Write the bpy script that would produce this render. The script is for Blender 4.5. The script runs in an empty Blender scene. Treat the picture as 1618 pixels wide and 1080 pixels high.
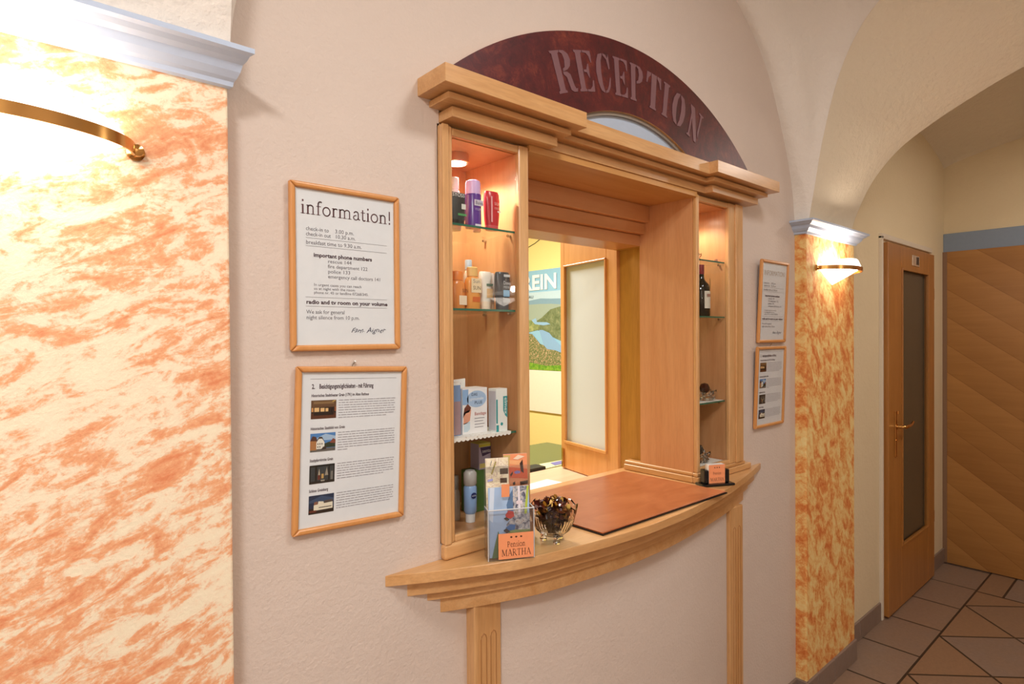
import bpy, bmesh, math, random
from mathutils import Vector, Matrix
random.seed(7)
PI = math.pi
S = bpy.context.scene
COL = S.collection

# ------------------------------------------------------------------ camera
cam_d = bpy.data.cameras.new('camera')
cam_d.sensor_width = 36.0
cam_d.lens = 942.3 / 1618 * 36.0
cam_d.clip_start = 0.02
cam = bpy.data.objects.new('camera', cam_d)
COL.objects.link(cam)
yaw, pit, rol = math.radians(41.118), math.radians(-.536), math.radians(-.403)
f = Vector((math.sin(yaw)*math.cos(pit), math.cos(yaw)*math.cos(pit), math.sin(pit)))
r = Vector((math.cos(yaw), -math.sin(yaw), 0))
u = r.cross(f)
r, u = math.cos(rol)*r + math.sin(rol)*u, -math.sin(rol)*r + math.cos(rol)*u
M = Matrix((r, u, -f)).transposed().to_4x4()
M.translation = Vector((0, -1.1, 1.537))
cam.matrix_world = M
S.camera = cam

# ------------------------------------------------------------------ world, view, lights
S.view_settings.view_transform = 'Standard'
S.view_settings.look = 'None'
S.view_settings.exposure = -0.1
S.view_settings.gamma = 1.0
S.view_settings.use_curve_mapping = False
S.cycles.use_denoising = True
S.cycles.max_bounces = 9
S.cycles.diffuse_bounces = 4
S.cycles.transparent_max_bounces = 16
S.cycles.sample_clamp_indirect = 4.0
S.cycles.caustics_reflective = False
S.cycles.caustics_refractive = False
W = bpy.data.worlds.new('world'); S.world = W
W.use_nodes = True
W.node_tree.nodes['Background'].inputs[0].default_value = (1, .9, .8, 1)
W.node_tree.nodes['Background'].inputs[1].default_value = 0.0

def light(name, kind, loc, energy, color, size=.05, rot=None, **kw):
    d = bpy.data.lights.new(name, kind)
    d.energy = energy; d.color = color
    if kind == 'AREA':
        d.shape = 'DISK'; d.size = size
    else:
        d.shadow_soft_size = size
    for k, v in kw.items(): setattr(d, k, v)
    o = bpy.data.objects.new(name, d); COL.objects.link(o)
    o.location = loc
    if rot: o.rotation_euler = rot
    return o
WARM = (1.0, .92, .83)
NEUT = (.98, .98, .965)
# added fill lights from unseen lamps: reception vault, lobby behind the viewer, passage, office
light('vault_fill_light', 'AREA', (1.20, -1.25, 2.98), 20, NEUT, .45)
light('lobby_fill_light', 'AREA', (-.75, -1.55, 2.80), 50, NEUT, .45)
light('passage_fill_light', 'AREA', (3.95, -1.2, 2.74), 12.0, WARM, .3)
light('office_fill_light', 'AREA', (1.7, 1.6, 2.5), 72, (1, .97, .91), .5)
# sconce bulbs above the shades; the two opposite are added fill, out of view
for lx, ly, e in ((0, -.115, .12), (2.795, -.115, 1.6), (0, -2.085, 5), (2.795, -2.085, 5)):
    light('sconce_bulb', 'POINT', (lx, ly, 1.872), e, (1, .90, .80), .022)
# puck lights of the two display cabinets
light('cabinet_bulb', 'SPOT', (.868, .096, 1.957), 7.5, (1, .86, .72), .012, spot_size=2.7, spot_blend=.5)
light('cabinet_bulb', 'SPOT', (1.868, .096, 1.957), 3.2, (1, .80, .62), .012, spot_size=2.7, spot_blend=.5)

# ------------------------------------------------------------------ materials
def lin(h):
    h = h.lstrip('#')
    v = [int(h[i:i+2], 16)/255 for i in (0, 2, 4)]
    return tuple([(x/12.92 if x <= .04045 else ((x+.055)/1.055)**2.4) for x in v] + [1.0])
class NT:
    def __init__(s, name):
        s.m = bpy.data.materials.new(name); s.m.use_nodes = True
        s.t = s.m.node_tree; s.b = s.t.nodes['Principled BSDF']
    def n(s, kind, **kw):
        x = s.t.nodes.new(kind)
        for k, v in kw.items():
            if k.startswith('i_'):
                x.inputs[k[2:].replace('_', ' ')].default_value = v
            else: setattr(x, k, v)
        return x
    def l(s, a, b): s.t.links.new(a, b)
    def ramp(s, fac, stops, interp='LINEAR'):
        x = s.n('ShaderNodeValToRGB'); x.color_ramp.interpolation = interp
        e = x.color_ramp.elements
        while len(e) < len(stops): e.new(.5)
        for q, (p, c) in zip(e, stops): q.position = p; q.color = c
        s.l(fac, x.inputs[0]); return x.outputs[0]
    def coord(s, scale=(1, 1, 1), rot=(0, 0, 0), loc=(0, 0, 0), geo=False):
        if geo: src = s.n('ShaderNodeNewGeometry').outputs['Position']
        else: src = s.n('ShaderNodeTexCoord').outputs['Object']
        mp = s.n('ShaderNodeMapping'); mp.inputs['Scale'].default_value = scale
        mp.inputs['Rotation'].default_value = rot; mp.inputs['Location'].default_value = loc
        s.l(src, mp.inputs[0]); return mp.outputs[0]
    def noise(s, vec, scale, detail=4, rough=.55, dist=0):
        x = s.n('ShaderNodeTexNoise'); x.inputs['Scale'].default_value = scale
        x.inputs['Detail'].default_value = detail; x.inputs['Roughness'].default_value = rough
        x.inputs['Distortion'].default_value = dist
        s.l(vec, x.inputs['Vector']); return x.outputs['Fac']
    def mix(s, fac, a, b, mode='MIX'):
        x = s.n('ShaderNodeMix', data_type='RGBA', blend_type=mode)
        for sock, v in ((x.inputs[0], fac), (x.inputs[6], a), (x.inputs[7], b)):
            if hasattr(v, 'links'): s.l(v, sock)
            else: sock.default_value = v
        return x.outputs[2]
    def math(s, op, a, b=0., c=0.):
        x = s.n('ShaderNodeMath', operation=op)
        for i, v in enumerate((a, b, c)):
            if hasattr(v, 'links'): s.l(v, x.inputs[i])
            else: x.inputs[i].default_value = v
        return x.outputs[0]
    def bump(s, h, strength, dist=.01):
        x = s.n('ShaderNodeBump'); x.inputs['Strength'].default_value = strength
        x.inputs['Distance'].default_value = dist
        s.l(h, x.inputs['Height']); s.l(x.outputs[0], s.b.inputs['Normal'])
    def base(s, c):
        if hasattr(c, 'links'): s.l(c, s.b.inputs['Base Color'])
        else: s.b.inputs['Base Color'].default_value = c
    def set(s, rough=None, metal=None, **kw):
        if rough is not None: s.b.inputs['Roughness'].default_value = rough
        if metal is not None: s.b.inputs['Metallic'].default_value = metal
        for k, v in kw.items(): s.b.inputs[k.replace('_', ' ')].default_value = v
        return s
MATS = {}
def plain(h, rough=.5, metal=0., name=None, **kw):
    key = (h, rough, metal, tuple(sorted(kw.items())))
    if key in MATS: return MATS[key]
    n = NT(name or 'plain_' + h.strip('#'))
    v = n.coord(); nz = n.noise(v, 60, 2)
    c = lin(h); c2 = tuple([x*.93 for x in c[:3]] + [1])
    n.base(n.mix(nz, c, c2)); n.set(rough, metal, **kw)
    MATS[key] = n.m; return n.m
def wood(name, axis, light_='#ddb07c', dark='#c59056', rough=.32, figure=1.0):
    n = NT(name)
    sc = {'x': (1.2, 14, 14), 'y': (14, 1.2, 14), 'z': (14, 14, 1.2)}[axis]
    v = n.coord(sc, geo=True)
    g = n.noise(v, 1.6, 5, .6, .8)
    fl = n.noise(n.coord(tuple(x*7 for x in sc), geo=True), 2.2, 3, .6)
    c = n.ramp(g, [(.25, lin(dark)), (.75, lin(light_))])
    flk = n.ramp(fl, [(.35, (.82, .80, .78, 1)), (.6, (1, 1, 1, 1))])
    n.base(n.mix(.55*figure, c, flk, 'MULTIPLY'))
    n.set(rough); n.b.inputs['Coat Weight'].default_value = .25; n.b.inputs['Coat Roughness'].default_value = .2
    n.bump(fl, .05, .002)
    return n.m
BX = wood('beech_grain_along', 'x'); BY = wood('beech_grain_across', 'y'); BZ = wood('beech_grain_upright', 'z')
FRW = wood('frame_beech', 'z', '#d79a5c', '#c98848', .35, .4)
DOORW = wood('door_beech', 'z', '#b57a3c', '#a0682c', .38, .6)

def plaster(name, h, h2, bump=.5, scale=90, rough=.85):
    n = NT(name); v = n.coord(geo=True)
    a = n.noise(v, 1.7, 3); b = n.noise(v, scale, 4, .6)
    n.base(n.mix(a, lin(h), lin(h2))); n.set(rough)
    big = n.noise(v, 9, 2)
    n.bump(n.math('ADD', n.math('MULTIPLY', big, 1.6), b), bump, .004)
    return n.m
PINK = plaster('pink_plaster', '#d6c8bd', '#d1c0b3', .45, 110, .7)
VAULT = plaster('white_vault_plaster', '#ebe5dc', '#e6ddd2', 1.3, 45)
BEIGE = plaster('beige_plaster', '#e6dbc5', '#e0d3ba', 1.3, 45)
PASS = plaster('passage_plaster', '#e6d6b4', '#dfcda8', .5, 60)
YELL = plaster('yellow_office_plaster', '#f0de94', '#eed98a', .2, 60)

def sponge(name, loc):
    n = NT(name)
    v = n.coord(scale=(1, 1, 1), rot=(0, math.radians(22), 0), loc=loc, geo=True)
    st = n.n('ShaderNodeMapping'); st.inputs['Scale'].default_value = (10, 10, 27); n.l(v, st.inputs[0])
    a = n.noise(st.outputs[0], 1.0, 6, .6, 1.1)
    st2 = n.n('ShaderNodeMapping'); st2.inputs['Scale'].default_value = (26, 26, 48); n.l(v, st2.inputs[0])
    b = n.noise(st2.outputs[0], 1.4, 5, .7, .5)
    d = n.noise(v, 150, 3, .7)
    big = n.noise(v, 2.6, 2)
    s_ = n.math('ADD', n.math('MULTIPLY', a, .46), n.math('ADD', n.math('MULTIPLY', b, .28), n.math('ADD', n.math('MULTIPLY', d, .10), n.math('MULTIPLY', big, .16))))
    c = n.ramp(s_, [(.41, lin('#f0e3c6')), (.475, lin('#efddc0')), (.53, lin('#e8ab7e')), (.61, lin('#dd895c'))])
    n.base(c); n.set(.75); n.bump(d, .35, .003)
    return n.m
def dabs(name):
    n = NT(name)
    v = n.coord(scale=(1, 1, 1), rot=(0, math.radians(-62), 0), geo=True)
    st = n.n('ShaderNodeMapping'); st.inputs['Scale'].default_value = (13, 13, 21); n.l(v, st.inputs[0])
    a = n.noise(st.outputs[0], 1.0, 5, .6, .7)
    b = n.noise(st.outputs[0], 4.0, 4, .7, .5)
    d = n.noise(v, 160, 3, .7)
    s_ = n.math('ADD', n.math('MULTIPLY', a, .6), n.math('ADD', n.math('MULTIPLY', b, .3), n.math('MULTIPLY', d, .10)))
    c = n.ramp(s_, [(.38, lin('#efd795')), (.46, lin('#edc67e')), (.53, lin('#e39a52')), (.61, lin('#d27233'))])
    n.base(c); n.set(.75); n.bump(d, .35, .003)
    return n.m
SPONGE_L = sponge('peach_sponge_paint', (0, 0, .3)); SPONGE_R = dabs('orange_dabbed_paint')

def floor_mat():
    n = NT('diagonal_terracotta_tiles')
    g = n.n('ShaderNodeNewGeometry'); sp = n.n('ShaderNodeSeparateXYZ'); n.l(g.outputs['Position'], sp.inputs[0])
    x, y = sp.outputs[0], sp.outputs[1]
    yy = n.math('ADD', y, .250)
    u_ = n.math('DIVIDE', n.math('ADD', n.math('SUBTRACT', x, 4.126), yy), .7255/math.sqrt(2)*1.0)
    v_ = n.math('DIVIDE', n.math('SUBTRACT', n.math('SUBTRACT', x, 4.126), yy), .7255/math.sqrt(2)*1.0)
    bx = n.math('DIVIDE', n.math('SUBTRACT', x, 3.309), .3705)
    bx2 = n.math('DIVIDE', y, .3705)
    isb = n.math('GREATER_THAN', y, -.245)
    ise = n.math('GREATER_THAN', x, 4.405)
    def grid(a, b, w, seed):
        fa, fb = n.math('FLOOR', a), n.math('FLOOR', b)
        ra, rb = n.math('SUBTRACT', a, fa), n.math('SUBTRACT', b, fb)
        da = n.math('MINIMUM', ra, n.math('SUBTRACT', 1, ra)); db = n.math('MINIMUM', rb, n.math('SUBTRACT', 1, rb))
        d = n.math('MINIMUM', da, db)
        c = n.n('ShaderNodeCombineXYZ'); n.l(fa, c.inputs[0]); n.l(fb, c.inputs[1]); c.inputs[2].default_value = seed
        wn = n.n('ShaderNodeTexWhiteNoise'); n.l(c.outputs[0], wn.inputs[0])
        return d, wn.outputs['Value']
    dA, rA = grid(u_, v_, .01, 1.0)
    half = n.math('ADD', bx, 0.0)
    dB, rB = grid(bx, n.math('ADD', n.math('MULTIPLY', y, 0.0), .5), .01, 2.0)
    dE, rE = grid(n.math('ADD', n.math('MULTIPLY', x, 0.0), .5), bx2, .01, 5.0)
    def sel(m_, a, b):
        return n.math('ADD', n.math('MULTIPLY', m_, a), n.math('MULTIPLY', n.math('SUBTRACT', 1, m_), b))
    d = sel(isb, dB, sel(ise, dE, dA)); rnd = sel(isb, rB, sel(ise, rE, rA))
    # border joints
    j1 = n.math('LESS_THAN', n.math('ABSOLUTE', n.math('ADD', y, .245)), .005)
    j2 = n.math('MULTIPLY', n.math('LESS_THAN', n.math('ABSOLUTE', n.math('SUBTRACT', x, 4.405)), .007), n.math('LESS_THAN', y, -.24))
    joint = n.math('MAXIMUM', n.math('LESS_THAN', d, .015), n.math('MAXIMUM', j1, j2))
    v = n.coord(geo=True)
    cl = n.noise(v, 9, 5, .6, .6); fn = n.noise(v, 60, 4, .7)
    col = n.ramp(rnd, [(0, lin('#94857d')), (.35, lin('#8f7c70')), (.55, lin('#9b7a5f')), (.8, lin('#a57c59')), (1, lin('#96755c'))])
    col = n.mix(n.math('MULTIPLY', isb, .45), col, lin('#948a86'))
    col = n.mix(n.math('MULTIPLY', cl, .7), col, lin('#a3805f'))
    col = n.mix(n.math('MULTIPLY', fn, .6), col, lin('#604a3c'))
    n.base(n.mix(joint, col, lin('#3a2c20')))
    n.set(.42)
    h = n.math('SUBTRACT', n.math('MULTIPLY', fn, .15), joint)
    n.bump(h, .5, .004)
    return n.m
def burl():
    n = NT('mahogany_burl_veneer'); v = n.coord(geo=True)
    a = n.noise(v, 9, 6, .65, 2.2); b = n.noise(v, 34, 5, .7, 2.5); big = n.noise(v, 3.2, 3, .5, .5)
    s_ = n.math('ADD', n.math('MULTIPLY', a, .45), n.math('ADD', n.math('MULTIPLY', b, .3), n.math('MULTIPLY', big, .25)))
    n.base(n.ramp(s_, [(.40, lin('#3a0d14')), (.52, lin('#551619')), (.60, lin('#6e2a20')), (.72, lin('#a05a36'))]))
    n.set(.38); return n.m
def chevron_veneer():
    n = NT('diagonal_panel_veneer'); v = n.coord(geo=True)
    g = n.n('ShaderNodeNewGeometry'); sp = n.n('ShaderNodeSeparateXYZ'); n.l(g.outputs['Position'], sp.inputs[0])
    t = n.math('SUBTRACT', n.math('MULTIPLY', sp.outputs[2], .80), n.math('MULTIPLY', sp.outputs[1], .60))
    k = n.math('DIVIDE', t, .147); fl = n.math('FLOOR', k)
    wn = n.n('ShaderNodeTexWhiteNoise', noise_dimensions='1D'); n.l(fl, wn.inputs['W'])
    fr = n.math('SUBTRACT', k, fl)  # lightens each strip across its width: veneer sheen put into the colour
    st = n.n('ShaderNodeMapping'); st.inputs['Rotation'].default_value = (math.radians(-37), 0, 0); st.inputs['Scale'].default_value = (1, 1.5, 20)
    n.l(g.outputs['Position'], st.inputs[0])
    gr = n.noise(st.outputs[0], 2.0, 4, .6, .6)
    c = n.ramp(n.math('ADD', n.math('MULTIPLY', fr, .26), n.math('ADD', n.math('MULTIPLY', wn.outputs['Value'], .22), n.math('MULTIPLY', gr, .45))),
               [(.10, lin('#93622f')), (.8, lin('#b88549'))])
    edge = n.math('LESS_THAN', fr, .02)
    n.base(n.mix(n.math('MULTIPLY', edge, .45), c, lin('#6b4017'))); n.set(.34)
    return n.m
def leather():
    n = NT('brown_leather'); v = n.coord(geo=True)
    a = n.noise(n.coord(scale=(1, 2.5, 1), rot=(0, 0, .4), geo=True), 7, 5, .6, .8); b = n.noise(v, 260, 2)
    n.base(n.ramp(a, [(.3, lin('#9c552e')), (.7, lin('#b26c42'))])); n.set(.33); n.bump(b, .12, .001)
    return n.m
def glass_pane(name, tint=(1, 1, 1, 1), gloss=.08):
    m = bpy.data.materials.new(name); m.use_nodes = True; t = m.node_tree; t.nodes.clear()
    o = t.nodes.new('ShaderNodeOutputMaterial'); mx = t.nodes.new('ShaderNodeMixShader')
    tr = t.nodes.new('ShaderNodeBsdfTransparent'); tr.inputs[0].default_value = tint
    gl = t.nodes.new('ShaderNodeBsdfGlossy'); gl.inputs['Roughness'].default_value = .02
    lw = t.nodes.new('ShaderNodeLayerWeight'); lw.inputs[0].default_value = .5
    pw = t.nodes.new('ShaderNodeMath'); pw.operation = 'POWER'; pw.inputs[1].default_value = 5
    mm = t.nodes.new('ShaderNodeMath'); mm.operation = 'MULTIPLY_ADD'; mm.inputs[1].default_value = .6; mm.inputs[2].default_value = gloss
    t.links.new(lw.outputs['Facing'], pw.inputs[0]); t.links.new(pw.outputs[0], mm.inputs[0]); t.links.new(mm.outputs[0], mx.inputs[0])
    t.links.new(tr.outputs[0], mx.inputs[1]); t.links.new(gl.outputs[0], mx.inputs[2]); t.links.new(mx.outputs[0], o.inputs[0])
    return m
def emit(name, h, strength):
    m = bpy.data.materials.new(name); m.use_nodes = True; b = m.node_tree.nodes['Principled BSDF']
    b.inputs['Base Color'].default_value = lin('#f4efe6'); b.inputs['Emission Color'].default_value = lin(h)
    b.inputs['Emission Strength'].default_value = strength; return m
PANE = glass_pane('clear_pane', (.97, .98, .97, 1), .02)
SHELFG = glass_pane('shelf_glass', (.88, .95, .91, 1), .06)
GEDGE = plain('#2f6b55', .1, name='green_glass_edge')
ACRYL = glass_pane('clear_acrylic', (.93, .94, .95, 1), .09)
FROST = NT('frosted_glass').set(.35).m; FROST.node_tree.nodes['Principled BSDF'].inputs['Base Color'].default_value = lin('#d3dde0')
DARKFROST = NT('dark_frosted_pane').set(.30).m; DARKFROST.node_tree.nodes['Principled BSDF'].inputs['Base Color'].default_value = lin('#50493a')
BRASS = plain('#dba863', .18, 1., name='polished_brass')
CHROME = plain('#c9c5be', .2, 1., name='chrome')
SHADE = emit('lit_lamp_glass', '#fff0e0', 12)
SHADE2 = emit('lit_lamp_glass_rim', '#fff0e0', 3)
PUCK = emit('lit_spot_lens', '#fff2dc', 30)
SHUTTER = plain('#b3c2d6', .4, name='fanlight_glass')
def crystal():
    m = bpy.data.materials.new('cut_crystal'); m.use_nodes = True; b = m.node_tree.nodes['Principled BSDF']
    b.inputs['Roughness'].default_value = .02; b.inputs['Transmission Weight'].default_value = 1.; b.inputs['IOR'].default_value = 1.45
    b.inputs['Base Color'].default_value = (.98, .98, .96, 1); return m
CRYS = crystal()
PAPER = plain('#f0f1f8', .25, name='white_paper')
INK = plain('#6a6470', .6, name='grey_ink'); INKB = plain('#4a3340', .6, name='dark_print'); INKT = plain('#5c2e38', .6, name='burgundy_print')
CREAMW = plain('#e9e3da', .5, name='lace_white')
BLUECROWN = plain('#bccbe2', .35, name='pale_blue_gloss')
BEAMB = plain('#8796a8', .5, name='grey_blue_paint')
BASET = plaster('skirting_tile', '#8d7c72', '#7f6a5c', .3, 40, .4)

# ------------------------------------------------------------------ builders
class MB:
    def __init__(s): s.v = []; s.f = []; s.mi = []; s.cur = 0
    def add(s, vs, fs):
        o = len(s.v); s.v += [Vector(p) for p in vs]
        for q in fs: s.f.append([i + o for i in q]); s.mi.append(s.cur)
        return s
    def box(s, x0, x1, y0, y1, z0, z1):
        return s.add([(x, y, z) for z in (z0, z1) for y in (y0, y1) for x in (x0, x1)],
                     [(0, 2, 3, 1), (4, 5, 7, 6), (0, 1, 5, 4), (2, 6, 7, 3), (0, 4, 6, 2), (1, 3, 7, 5)])
    def prism(s, poly, a, b, axis='z'):
        n = len(poly)
        mk = {'z': lambda p, h: (p[0], p[1], h), 'y': lambda p, h: (p[0], h, p[1]), 'x': lambda p, h: (h, p[0], p[1])}[axis]
        vs = [mk(p, a) for p in poly] + [mk(p, b) for p in poly]
        fs = [tuple(range(n))[::-1], tuple(range(n, 2*n))] + [(i, (i+1) % n, (i+1) % n + n, i + n) for i in range(n)]
        return s.add(vs, fs)
    def lathe(s, prof, c=(0, 0, 0), n=24, ax='z', sx=1, sy=1):
        vs = []; fs = []
        for (rr, h) in prof:
            for k in range(n):
                a = 2*PI*k/n
                p = {'z': (rr*math.cos(a)*sx, rr*math.sin(a)*sy, h), 'y': (rr*math.cos(a), h, rr*math.sin(a)), 'x': (h, rr*math.cos(a), rr*math.sin(a))}[ax]
                vs.append((c[0]+p[0], c[1]+p[1], c[2]+p[2]))
        m_ = len(prof)
        for i in range(m_-1):
            for k in range(n):
                fs.append((i*n+k, i*n+(k+1) % n, (i+1)*n+(k+1) % n, (i+1)*n+k))
        fs.append(tuple(range(n))[::-1]); fs.append(tuple(range((m_-1)*n, m_*n)))
        return s.add(vs, fs)
    def tube(s, pts, rad, n=8, closed=False):
        pts = [Vector(p) for p in pts]; vs = []; fs = []; L = len(pts)
        for i, p in enumerate(pts):
            if closed: t = pts[(i+1) % L] - pts[i-1]
            else: t = pts[min(i+1, L-1)] - pts[max(i-1, 0)]
            t.normalize(); up = Vector((0, 0, 1)) if abs(t.z) < .9 else Vector((1, 0, 0))
            a = t.cross(up).normalized(); b = t.cross(a)
            rr = rad[i] if isinstance(rad, (list, tuple)) else rad
            for k in range(n):
                q = 2*PI*k/n; vs.append(p + a*math.cos(q)*rr + b*math.sin(q)*rr)
        for i in range(L if closed else L-1):
            j = (i+1) % L
            for k in range(n): fs.append((i*n+k, i*n+(k+1) % n, j*n+(k+1) % n, j*n+k))
        if not closed: fs.append(tuple(range(n))[::-1]); fs.append(tuple(range((L-1)*n, L*n)))
        return s.add(vs, fs)
    def xf(s, mat, start=0):
        for i in range(start, len(s.v)): s.v[i] = mat @ s.v[i]
        return s
    def build(s, name, mat, parent=None, bevel=0, smooth=False, label=None, recalc=True, seg=2):
        me = bpy.data.meshes.new(name)
        off = parent_world(parent)
        me.from_pydata([tuple(off @ p) for p in s.v], [], s.f); me.update()
        mats = mat if isinstance(mat, (list, tuple)) else [mat]
        for m_ in mats: me.materials.append(m_)
        for p, k in zip(me.polygons, s.mi): p.material_index = k; p.use_smooth = smooth
        if recalc:
            bm = bmesh.new(); bm.from_mesh(me)
            bmesh.ops.recalc_face_normals(bm, faces=bm.faces); bm.to_mesh(me); bm.free()
        o = bpy.data.objects.new(name, me); COL.objects.link(o)
        if parent: o.parent = parent
        if bevel:
            b = o.modifiers.new('bevel', 'BEVEL'); b.width = bevel; b.segments = seg; b.limit_method = 'ANGLE'; b.angle_limit = math.radians(35)
        if smooth:
            try: me.set_sharp_from_angle(angle=math.radians(40))
            except Exception: pass
        if label: o['label'] = label
        return o
def chain(o):
    m = Matrix.Identity(4)
    while o is not None:
        m = o.matrix_basis @ m; o = o.parent
    return m
def parent_world(o):
    if o is None: return Matrix.Identity(4)
    return chain(o).inverted()
def thing(name, label, cat, loc=(0, 0, 0), group=None, rot=(0, 0, 0)):
    o = bpy.data.objects.new(name, None); COL.objects.link(o); o.empty_display_size = .05
    o.location = loc; o.rotation_euler = rot
    o['label'] = label; o['category'] = cat
    if group: o['group'] = group
    return o
def tag(o, label, cat, group=None, kind=None):
    o['label'] = label; o['category'] = cat
    if group: o['group'] = group
    if kind: o['kind'] = kind
    return o
def struct(o, label=None):
    o['kind'] = 'structure'
    if label: o['label'] = label; 
    return o
FRONT = Matrix(((1, 0, 0, 0), (0, 0, -1, 0), (0, 1, 0, 0), (0, 0, 0, 1)))    # text plane -> faces -Y
def text(body, x, z, y, size, mat, parent=None, width=None, name='lettering', plane=FRONT, base=None, offset=0., align='LEFT', ext=0.0002, label=None):
    c = bpy.data.curves.new('t', 'FONT'); c.body = body; c.size = size; c.offset = offset; c.resolution_u = 2
    c.align_x = align; c.extrude = ext; c.space_line = 1.0
    o = bpy.data.objects.new('t', c); COL.objects.link(o)
    dg = bpy.context.evaluated_depsgraph_get(); dg.update()
    me = bpy.data.meshes.new_from_object(o.evaluated_get(dg))
    bpy.data.objects.remove(o)
    xs = [v.co.x for v in me.vertices]
    k = 1.
    if width and xs: k = width/(max(xs)-min(xs))
    T = Matrix.Translation((x, y, z)) if base is None else base
    m = T @ plane @ Matrix.Diagonal((k, 1, 1, 1))
    vs = [m @ v.co for v in me.vertices]; fs = [tuple(p.vertices) for p in me.polygons]
    mb = MB(); mb.add(vs, fs)
    if parent is None: return mb
    return mb.build(name, mat, parent, recalc=False, label=label)

# ------------------------------------------------------------------ a small serif alphabet (strokes with serifs)
def arc(cx, cy, rx, ry, a0, a1, n=10):
    return [(cx+rx*math.cos(math.radians(a0+(a1-a0)*i/n)), cy+ry*math.sin(math.radians(a0+(a1-a0)*i/n))) for i in range(n+1)]
TK, TN = .085, .035
def sf(x, y, w=.11): return ([(x-w, y), (x+w, y)], .028)
GL = {  # advance, strokes (points, width); x-height .45, cap .68
 'i': (.26, [([(.13, 0), (.13, .44)], TK), sf(.13, .014), ([(.05, .42), (.13, .44)], .03), ([(.13, .60), (.13, .68)], .08)]),
 'n': (.54, [([(.13, 0), (.13, .44)], TK), ([(.13, .34)] + arc(.27, .33, .13, .11, 150, 0) + [(.40, 0)], .065), sf(.13, .014), sf(.40, .014), ([(.05, .42), (.13, .44)], .03)]),
 'f': (.32, [([(.13, 0), (.13, .54)] + arc(.24, .54, .11, .13, 180, 50), .07), ([(.03, .43), (.27, .43)], .035), sf(.13, .014)]),
 'o': (.50, [(arc(.25, .225, .19, .215, 0, 360, 22), .062)]),
 'r': (.36, [([(.13, 0), (.13, .44)], TK), ([(.13, .33)] + arc(.25, .33, .1, .10, 150, 40), .06), sf(.13, .014), ([(.05, .42), (.13, .44)], .03)]),
 'm': (.82, [([(.13, 0), (.13, .44)], TK), ([(.13, .34)] + arc(.26, .33, .12, .11, 150, 0) + [(.38, 0)], .06), ([(.38, .34)] + arc(.53, .33, .13, .11, 150, 0) + [(.66, 0)], .06), sf(.13, .014), sf(.38, .014), sf(.66, .014), ([(.05, .42), (.13, .44)], .03)]),
 'a': (.46, [([(.09, .36)] + arc(.22, .33, .12, .11, 150, 0) + [(.34, .06), (.43, .02)], .06), (arc(.20, .125, .135, .115, 80, 360), .05)]),
 't': (.32, [([(.14, .56), (.14, .08)] + arc(.22, .08, .08, .07, 180, 330, 6), .065), ([(.03, .43), (.28, .43)], .035)]),
 '!': (.26, [([(.13, .20), (.13, .68)], .07), ([(.13, .0), (.13, .08)], .08)]),
 'e': (.44, [([(.07, .25), (.38, .25)], .035), (arc(.23, .225, .17, .215, 8, 320, 18), .058)]),
 's': (.36, [(arc(.18, .33, .11, .105, 40, 270, 10) + arc(.18, .12, .12, .11, 90, -150, 10), .05)]),
 'P': (.58, [([(.16, 0), (.16, .68)], TK), ([(.07, .665), (.28, .665)] + arc(.28, .49, .19, .175, 90, -90) + [(.16, .315)], .05), sf(.16, .014)]),
 'M': (.88, [([(.14, 0), (.14, .68)], .045), ([(.16, .67), (.44, .05)], .09), ([(.44, .05), (.70, .67)], .04), ([(.72, 0), (.72, .68)], TK), sf(.14, .014), sf(.73, .014), ([(.05, .666), (.2, .666)], .028), ([(.68, .666), (.82, .666)], .028)]),
 'A': (.68, [([(.08, 0), (.34, .68)], .04), ([(.34, .68), (.60, 0)], .085), ([(.18, .24), (.50, .24)], .035), sf(.09, .014, .08), sf(.60, .014, .09)]),
 'R': (.66, [([(.15, 0), (.15, .68)], TK), ([(.06, .665), (.28, .665)] + arc(.28, .5, .17, .165, 90, -90) + [(.16, .335)], .045), ([(.30, .33), (.56, .02), (.64, .014)], .075), sf(.15, .014)]),
 'T': (.62, [([(.31, 0), (.31, .68)], TK), ([(.05, .665), (.57, .665)], .035), ([(.06, .54), (.06, .67)], .03), ([(.56, .54), (.56, .67)], .03), sf(.31, .014)]),
 'H': (.74, [([(.15, 0), (.15, .68)], TK), ([(.58, 0), (.58, .68)], TK), ([(.15, .35), (.58, .35)], .035), sf(.15, .014), sf(.58, .014), sf(.15, .666), sf(.58, .666)]),
}
def serif_text(body, mb, place, kern=0.):
    x = 0
    tot = sum(GL[c][0] + kern for c in body)
    for ch in body:
        adv, st = GL[ch]
        for pts, w in st:
            for (p, q) in zip(pts[:-1], pts[1:]):
                a = Vector((p[0]+x, p[1])); b = Vector((q[0]+x, q[1])); d = b - a
                if d.length < 1e-6: continue
                d.normalize(); n_ = Vector((-d.y, d.x))*w/2; e = d*w*.12
                mb.add([place(*(a-e+n_)), place(*(a-e-n_)), place(*(b+e-n_)), place(*(b+e+n_))], [(0, 1, 2, 3)])
        x += adv + kern
    return tot

# ================================================================== SETTING
FL = floor_mat()
fm = MB(); fm.box(-1.6, 4.95, -2.3, .26, -.05, 0); struct(fm.build('floor', FL))
HX0, HX1, HZ0, HZ1 = .75, 2.06, 1.0, 2.05
w = MB()
w.box(-1.6, HX0, 0, .25, 0, 3.3); w.box(HX1, 3.06, 0, .25, 0, 3.3)
w.box(HX0, HX1, 0, .25, 0, HZ0); w.box(HX0, HX1, 0, .25, HZ1, 3.3)
struct(w.build('wall_back', PINK))
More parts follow.
